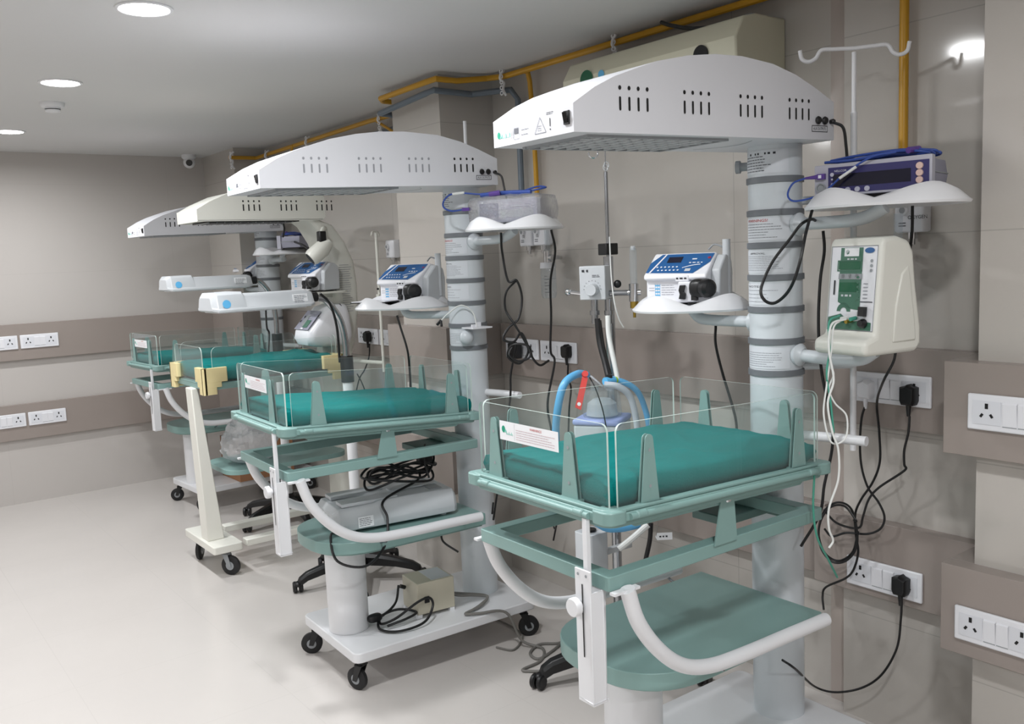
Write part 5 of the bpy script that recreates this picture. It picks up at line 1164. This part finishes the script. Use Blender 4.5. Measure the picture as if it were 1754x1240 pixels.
# green and white patient leads off the controller
cable([dep(1441, 548, 2.16), dep(1428, 560, 2.14), dep(1424, 600, 2.14), dep(1416, 660, 2.14), dep(1411, 710, 2.14), dep(1424, 757, 2.14), dep(1448, 750, 2.14), dep(1450, 712, 2.14), dep(1430, 690, 2.14), dep(1420, 665, 2.14), dep(1428, 640, 2.14), dep(1420, 620, 2.14), dep(1421, 580, 2.15)], 'white lead looping below the cream controller', .0022, M_wcable, name='patient_lead')
cable([dep(1449, 546, 2.16), dep(1424, 556, 2.14), dep(1420, 600, 2.13), dep(1428, 650, 2.13), dep(1418, 690, 2.13), dep(1426, 740, 2.13), dep(1436, 770, 2.13), dep(1436, 820, 2.14), dep(1420, 870, 2.15), dep(1420, 905, 2.16), dep(1427, 925, 2.17), dep(1420, 938, 2.17)], 'white lead hanging straight down from the cream controller to the tangle', .0026, M_wcable, name='patient_lead')
cable([dep(1438, 540, 2.16), dep(1420, 552, 2.14), dep(1421, 600, 2.14), dep(1416, 640, 2.14), dep(1423, 690, 2.14), dep(1428, 740, 2.14)], 'green lead hanging from the cream controller', .0024, M_gcable, name='patient_lead')
cable([dep(1395, 812, 2.3), dep(1393, 870, 2.3), dep(1400, 920, 2.3), dep(1420, 960, 2.35), dep(1434, 988, 2.4)], 'green lead hanging below the near bed corner', .0028, M_gcable, name='patient_lead')
# second warmer cables
cable([lw(2, .047, -.18, 1.866), lw(2, .06, -.20, 1.85), lw(2, .065, -.21, 1.80), lw(2, .06, -.23, 1.76)], 'short black lead from the second hood down to the wrapped monitor', .004)
cable([dep(858, 398, 3.38), dep(860, 430, 3.4), dep(870, 480, 3.4), dep(885, 480, 3.4), dep(894, 510, 3.42), dep(888, 545, 3.42), dep(872, 560, 3.42), dep(862, 580, 3.42), dep(880, 585, 3.42), dep(893, 570, 3.44), dep(905, 600, 3.44), dep(890, 622, 3.44), dep(870, 610, 3.44), dep(878, 590, 3.42), dep(905, 592, 3.42), dep(912, 612, 3.44), dep(925, 625, 3.46), dep(940, 617, 3.5)], 'black cable knotted and coiled below the wrapped monitor', .0045)
cable([dep(884, 480, 3.41), dep(867, 500, 3.41), dep(866, 530, 3.42), dep(882, 556, 3.41), dep(902, 590, 3.42), dep(908, 610, 3.42), dep(888, 618, 3.42), dep(872, 606, 3.42), dep(885, 588, 3.44), dep(875, 640, 3.5), dep(872, 700, 3.52), dep(845, 890, 3.6)], 'black cable twisting down from the knot beside the second column', .0042)
cable([dep(944, 393, 3.42), dep(951, 430, 3.44), dep(943, 480, 3.5), dep(944, 540, 3.55), dep(943, 600, 3.55), dep(950, 620, 3.55), dep(938, 690, 3.5), dep(945, 740, 3.5)], 'long black cable hanging from the right end of the wrapped monitor shelf', .0045)
c = cable([at(973, 622, 0, 2.53), at(973, 645, 0, 2.53), at(978, 665, 0, 2.52), at(975, 700, 0, 2.52), at(972, 760, 0, 2.52), at(960, 860, 0, 2.5), at(948, 925, 0, 2.5)], 'thin black cable falling from the plug above the blue hose', .0040)
plug_on(c, at(974, 600, 0, 2.549), Ymi)
b = MB(M_black); b.box(-.02, .02, -.03, .03, -.035, .035); o = b.build('mains_adapter', None, bevel=.004); o.location = at(882, 600, 0, 2.51); tag(o, 'black adapter plug inside the coil of cable by the second column', 'plug')
cable([dep(680, 540, 3.75), dep(686, 560, 3.75), dep(698, 600, 3.75), dep(702, 640, 3.78), dep(703, 662, 3.8)], 'black cable hanging from the second syringe pump shelf', .0045)
c = cable([at(633, 588, 0, 2.52), at(632, 610, 0, 2.52), at(625, 632, 0, 2.52), at(615, 650, 0, 2.5), at(606, 690, 0, 2.5)], 'black cable from the plug left of the middle pillar', .0042)
plug_on(c, at(633, 575, 0, 2.549), Ymi, s=1.1)
cable([at(612, 640, 0, 2.5), at(622, 660, 0, 2.5), at(632, 690, 0, 2.5)], 'black cable crossing below the plug by the middle pillar', .004)
cable([dep(728, 760, 3.5), dep(727, 790, 3.5), dep(735, 818, 3.5)], 'short black cable end under the second bed frame', .004)
cable([dep(755, 912, 3.5), dep(760, 928, 3.5), dep(785, 945, 3.5)], 'black cable end below the second warmer shelf', .0042)
# coil on the grey lamp unit
rnd = random.Random(4); pts = []
c0 = lw(2, -.36, -.02, .668)
for k in range(30):
    a = k*1.15; r_ = .06+.055*abs(sin(k*.7)); pts.append(c0+Vector((cos(a)*r_*1.5+.04*sin(k*.31), sin(a)*r_*.8, .02+.05*abs(sin(k*.9))+(.06 if k % 7 == 4 else 0))))
pts = [lw(2, -.650, -.085, .560), lw(2, -.70, -.12, .57), lw(2, -.715, -.20, .50), lw(2, -.63, -.25, .475), lw(2, -.53, -.21, .52), lw(2, -.49, -.16, .60), lw(2, -.48, -.12, .66)]+pts
o = cable(pts, 'black power cord heaped on the grey phototherapy unit', .0048); 
b = MB(M_black); b.box(-.03, .03, -.016, .016, -.012, .014); p_ = b.build('plug', o, bevel=.004); p_.location = c0+Vector((.13, .02, .085))
# cord by the beige box
c0 = lw(2, -.40, -.12, .165)
P_ = lambda x, y, z=0: c0+Vector((x, y, z))
o = cable([P_(.03, .13, .10), P_(-.0, .10, .055), P_(-.04, .08, .035), P_(-.10, .06, .02), P_(-.13, .0, .005), P_(-.08, -.06, .003), P_(.02, -.07, .012), P_(.08, -.04, .05), P_(.07, -.035, .085), P_(.02, -.03, .08), P_(-.06, .0, .03), P_(-.11, .03, .012), P_(-.08, .08, .02), P_(-.01, .07, .03), P_(.04, .02, .02), P_(-.02, -.01, .02), P_(-.10, .0, .01)], 'black power cord coiled beside the beige box', .0050)
b = MB(M_black); b.ball((0, 0, 0), .03, .018, .016, e=.7); p_ = b.build('plug', o); p_.location = P_(-.12, .06, .03)
o = cable([lw(2, -.20, -.03, .22), lw(2, -.15, -.05, .185), lw(2, -.08, -.08, .175), lw(2, -.05, -.13, .175), lw(2, -.12, -.18, .170), lw(2, -.20, -.20, .166), lw(2, -.16, -.235, .168), lw(2, -.05, -.262, .15), lw(2, .0, -.29, .03), lw(2, .05, -.36, .006), lw(2, -.02, -.44, .006), lw(2, -.12, -.46, .006), lw(2, -.06, -.52, .006)], 'grey cable running from the beige box over the base onto the floor', .0055, M_lcable)
cable([lw(2, -.20, -.02, .20), lw(2, -.12, -.03, .18), lw(2, -.04, -.11, .172), lw(2, -.10, -.16, .168), lw(2, -.17, -.19, .166)], 'second grey cable lying beside the beige box', .0045, M_lcable)
fl = lambda x, y: at(x, y, 2, .006)
cable([fl(850, 1060), fl(880, 1075), fl(895, 1090), fl(880, 1112), fl(850, 1108)], 'thin grey cable on the floor left of the black stand legs', .004, M_lcable)
cable([fl(975, 1082), fl(960, 1100), fl(925, 1103), fl(908, 1118), fl(922, 1128), fl(945, 1115), fl(965, 1098), fl(985, 1080)], 'grey cable looped on the floor between the black stand legs', .0055, M_lcable)
cable([dep(942, 870, 3.3), dep(950, 905, 3.3), dep(957, 880, 3.3)], 'small black strap loop hanging under the near bed', .003)
cable([dep(1115, 895, 3.1), dep(1113, 925, 3.1), dep(1106, 958, 3.12)], 'thick black tube hanging behind the near bed frame', .008, name='black_hose', cat='hose')
cable([dep(845, 860, 3.55), dep(843, 880, 3.55)], 'short black cable end left of the near bed frame', .004)
# leads at the far warmers
cable([dep(483, 378, 5.5), dep(487, 390, 5.5), dep(485, 405, 5.6)], 'short black lead from the farthest hood', .006)
cable([dep(505, 414, 5.6), dep(520, 420, 5.3), dep(535, 432, 5.0)], 'black cable from the farthest monitor toward the cream warmer', .007)
cable([dep(455, 528, 5.5), dep(457, 560, 5.45), dep(461, 572, 5.45), dep(459, 612, 5.4)], 'black cable hanging in front of the farthest column', .006)
cable([dep(548, 502, 4.0), dep(565, 520, 4.05), dep(577, 560, 4.1), dep(582, 620, 4.15)], 'black lead running along the bent neck of the nearer phototherapy lamp', .006)
# hook under the near hood
b = MB(M_chrome); c_ = dep(1016, 262, 2.75); R_, U_ = _r, Vector((0, 0, 1))
b.tube([c_+R_*.014*cos(a)+U_*.014*sin(a) for a in [pi*(.95+1.15*k/10) for k in range(11)]], .0025, n=8, smooth=2); b.tube([c_+R_*.014*cos(pi*2.1)+U_*.014*sin(pi*2.1), c_+U_*.045+R_*.012], .002, smooth=0)
tag(b.build('steel_hook'), 'small steel hook just below the near hood', 'hook')
b = MB(M_frost); c_ = Vector((cpx, cpy, 1.835))
for k in range(2): b.tube([c_+R_*(.008*cos(a)+.003*k)+U_*(.011*sin(a)+.008*k) for a in [2*pi*j/12 for j in range(12)]], .002, n=8, smooth=1, closed=True)
tag(b.build('plastic_loop'), 'small clear plastic loop near the top of the steel stand pole', 'loop')
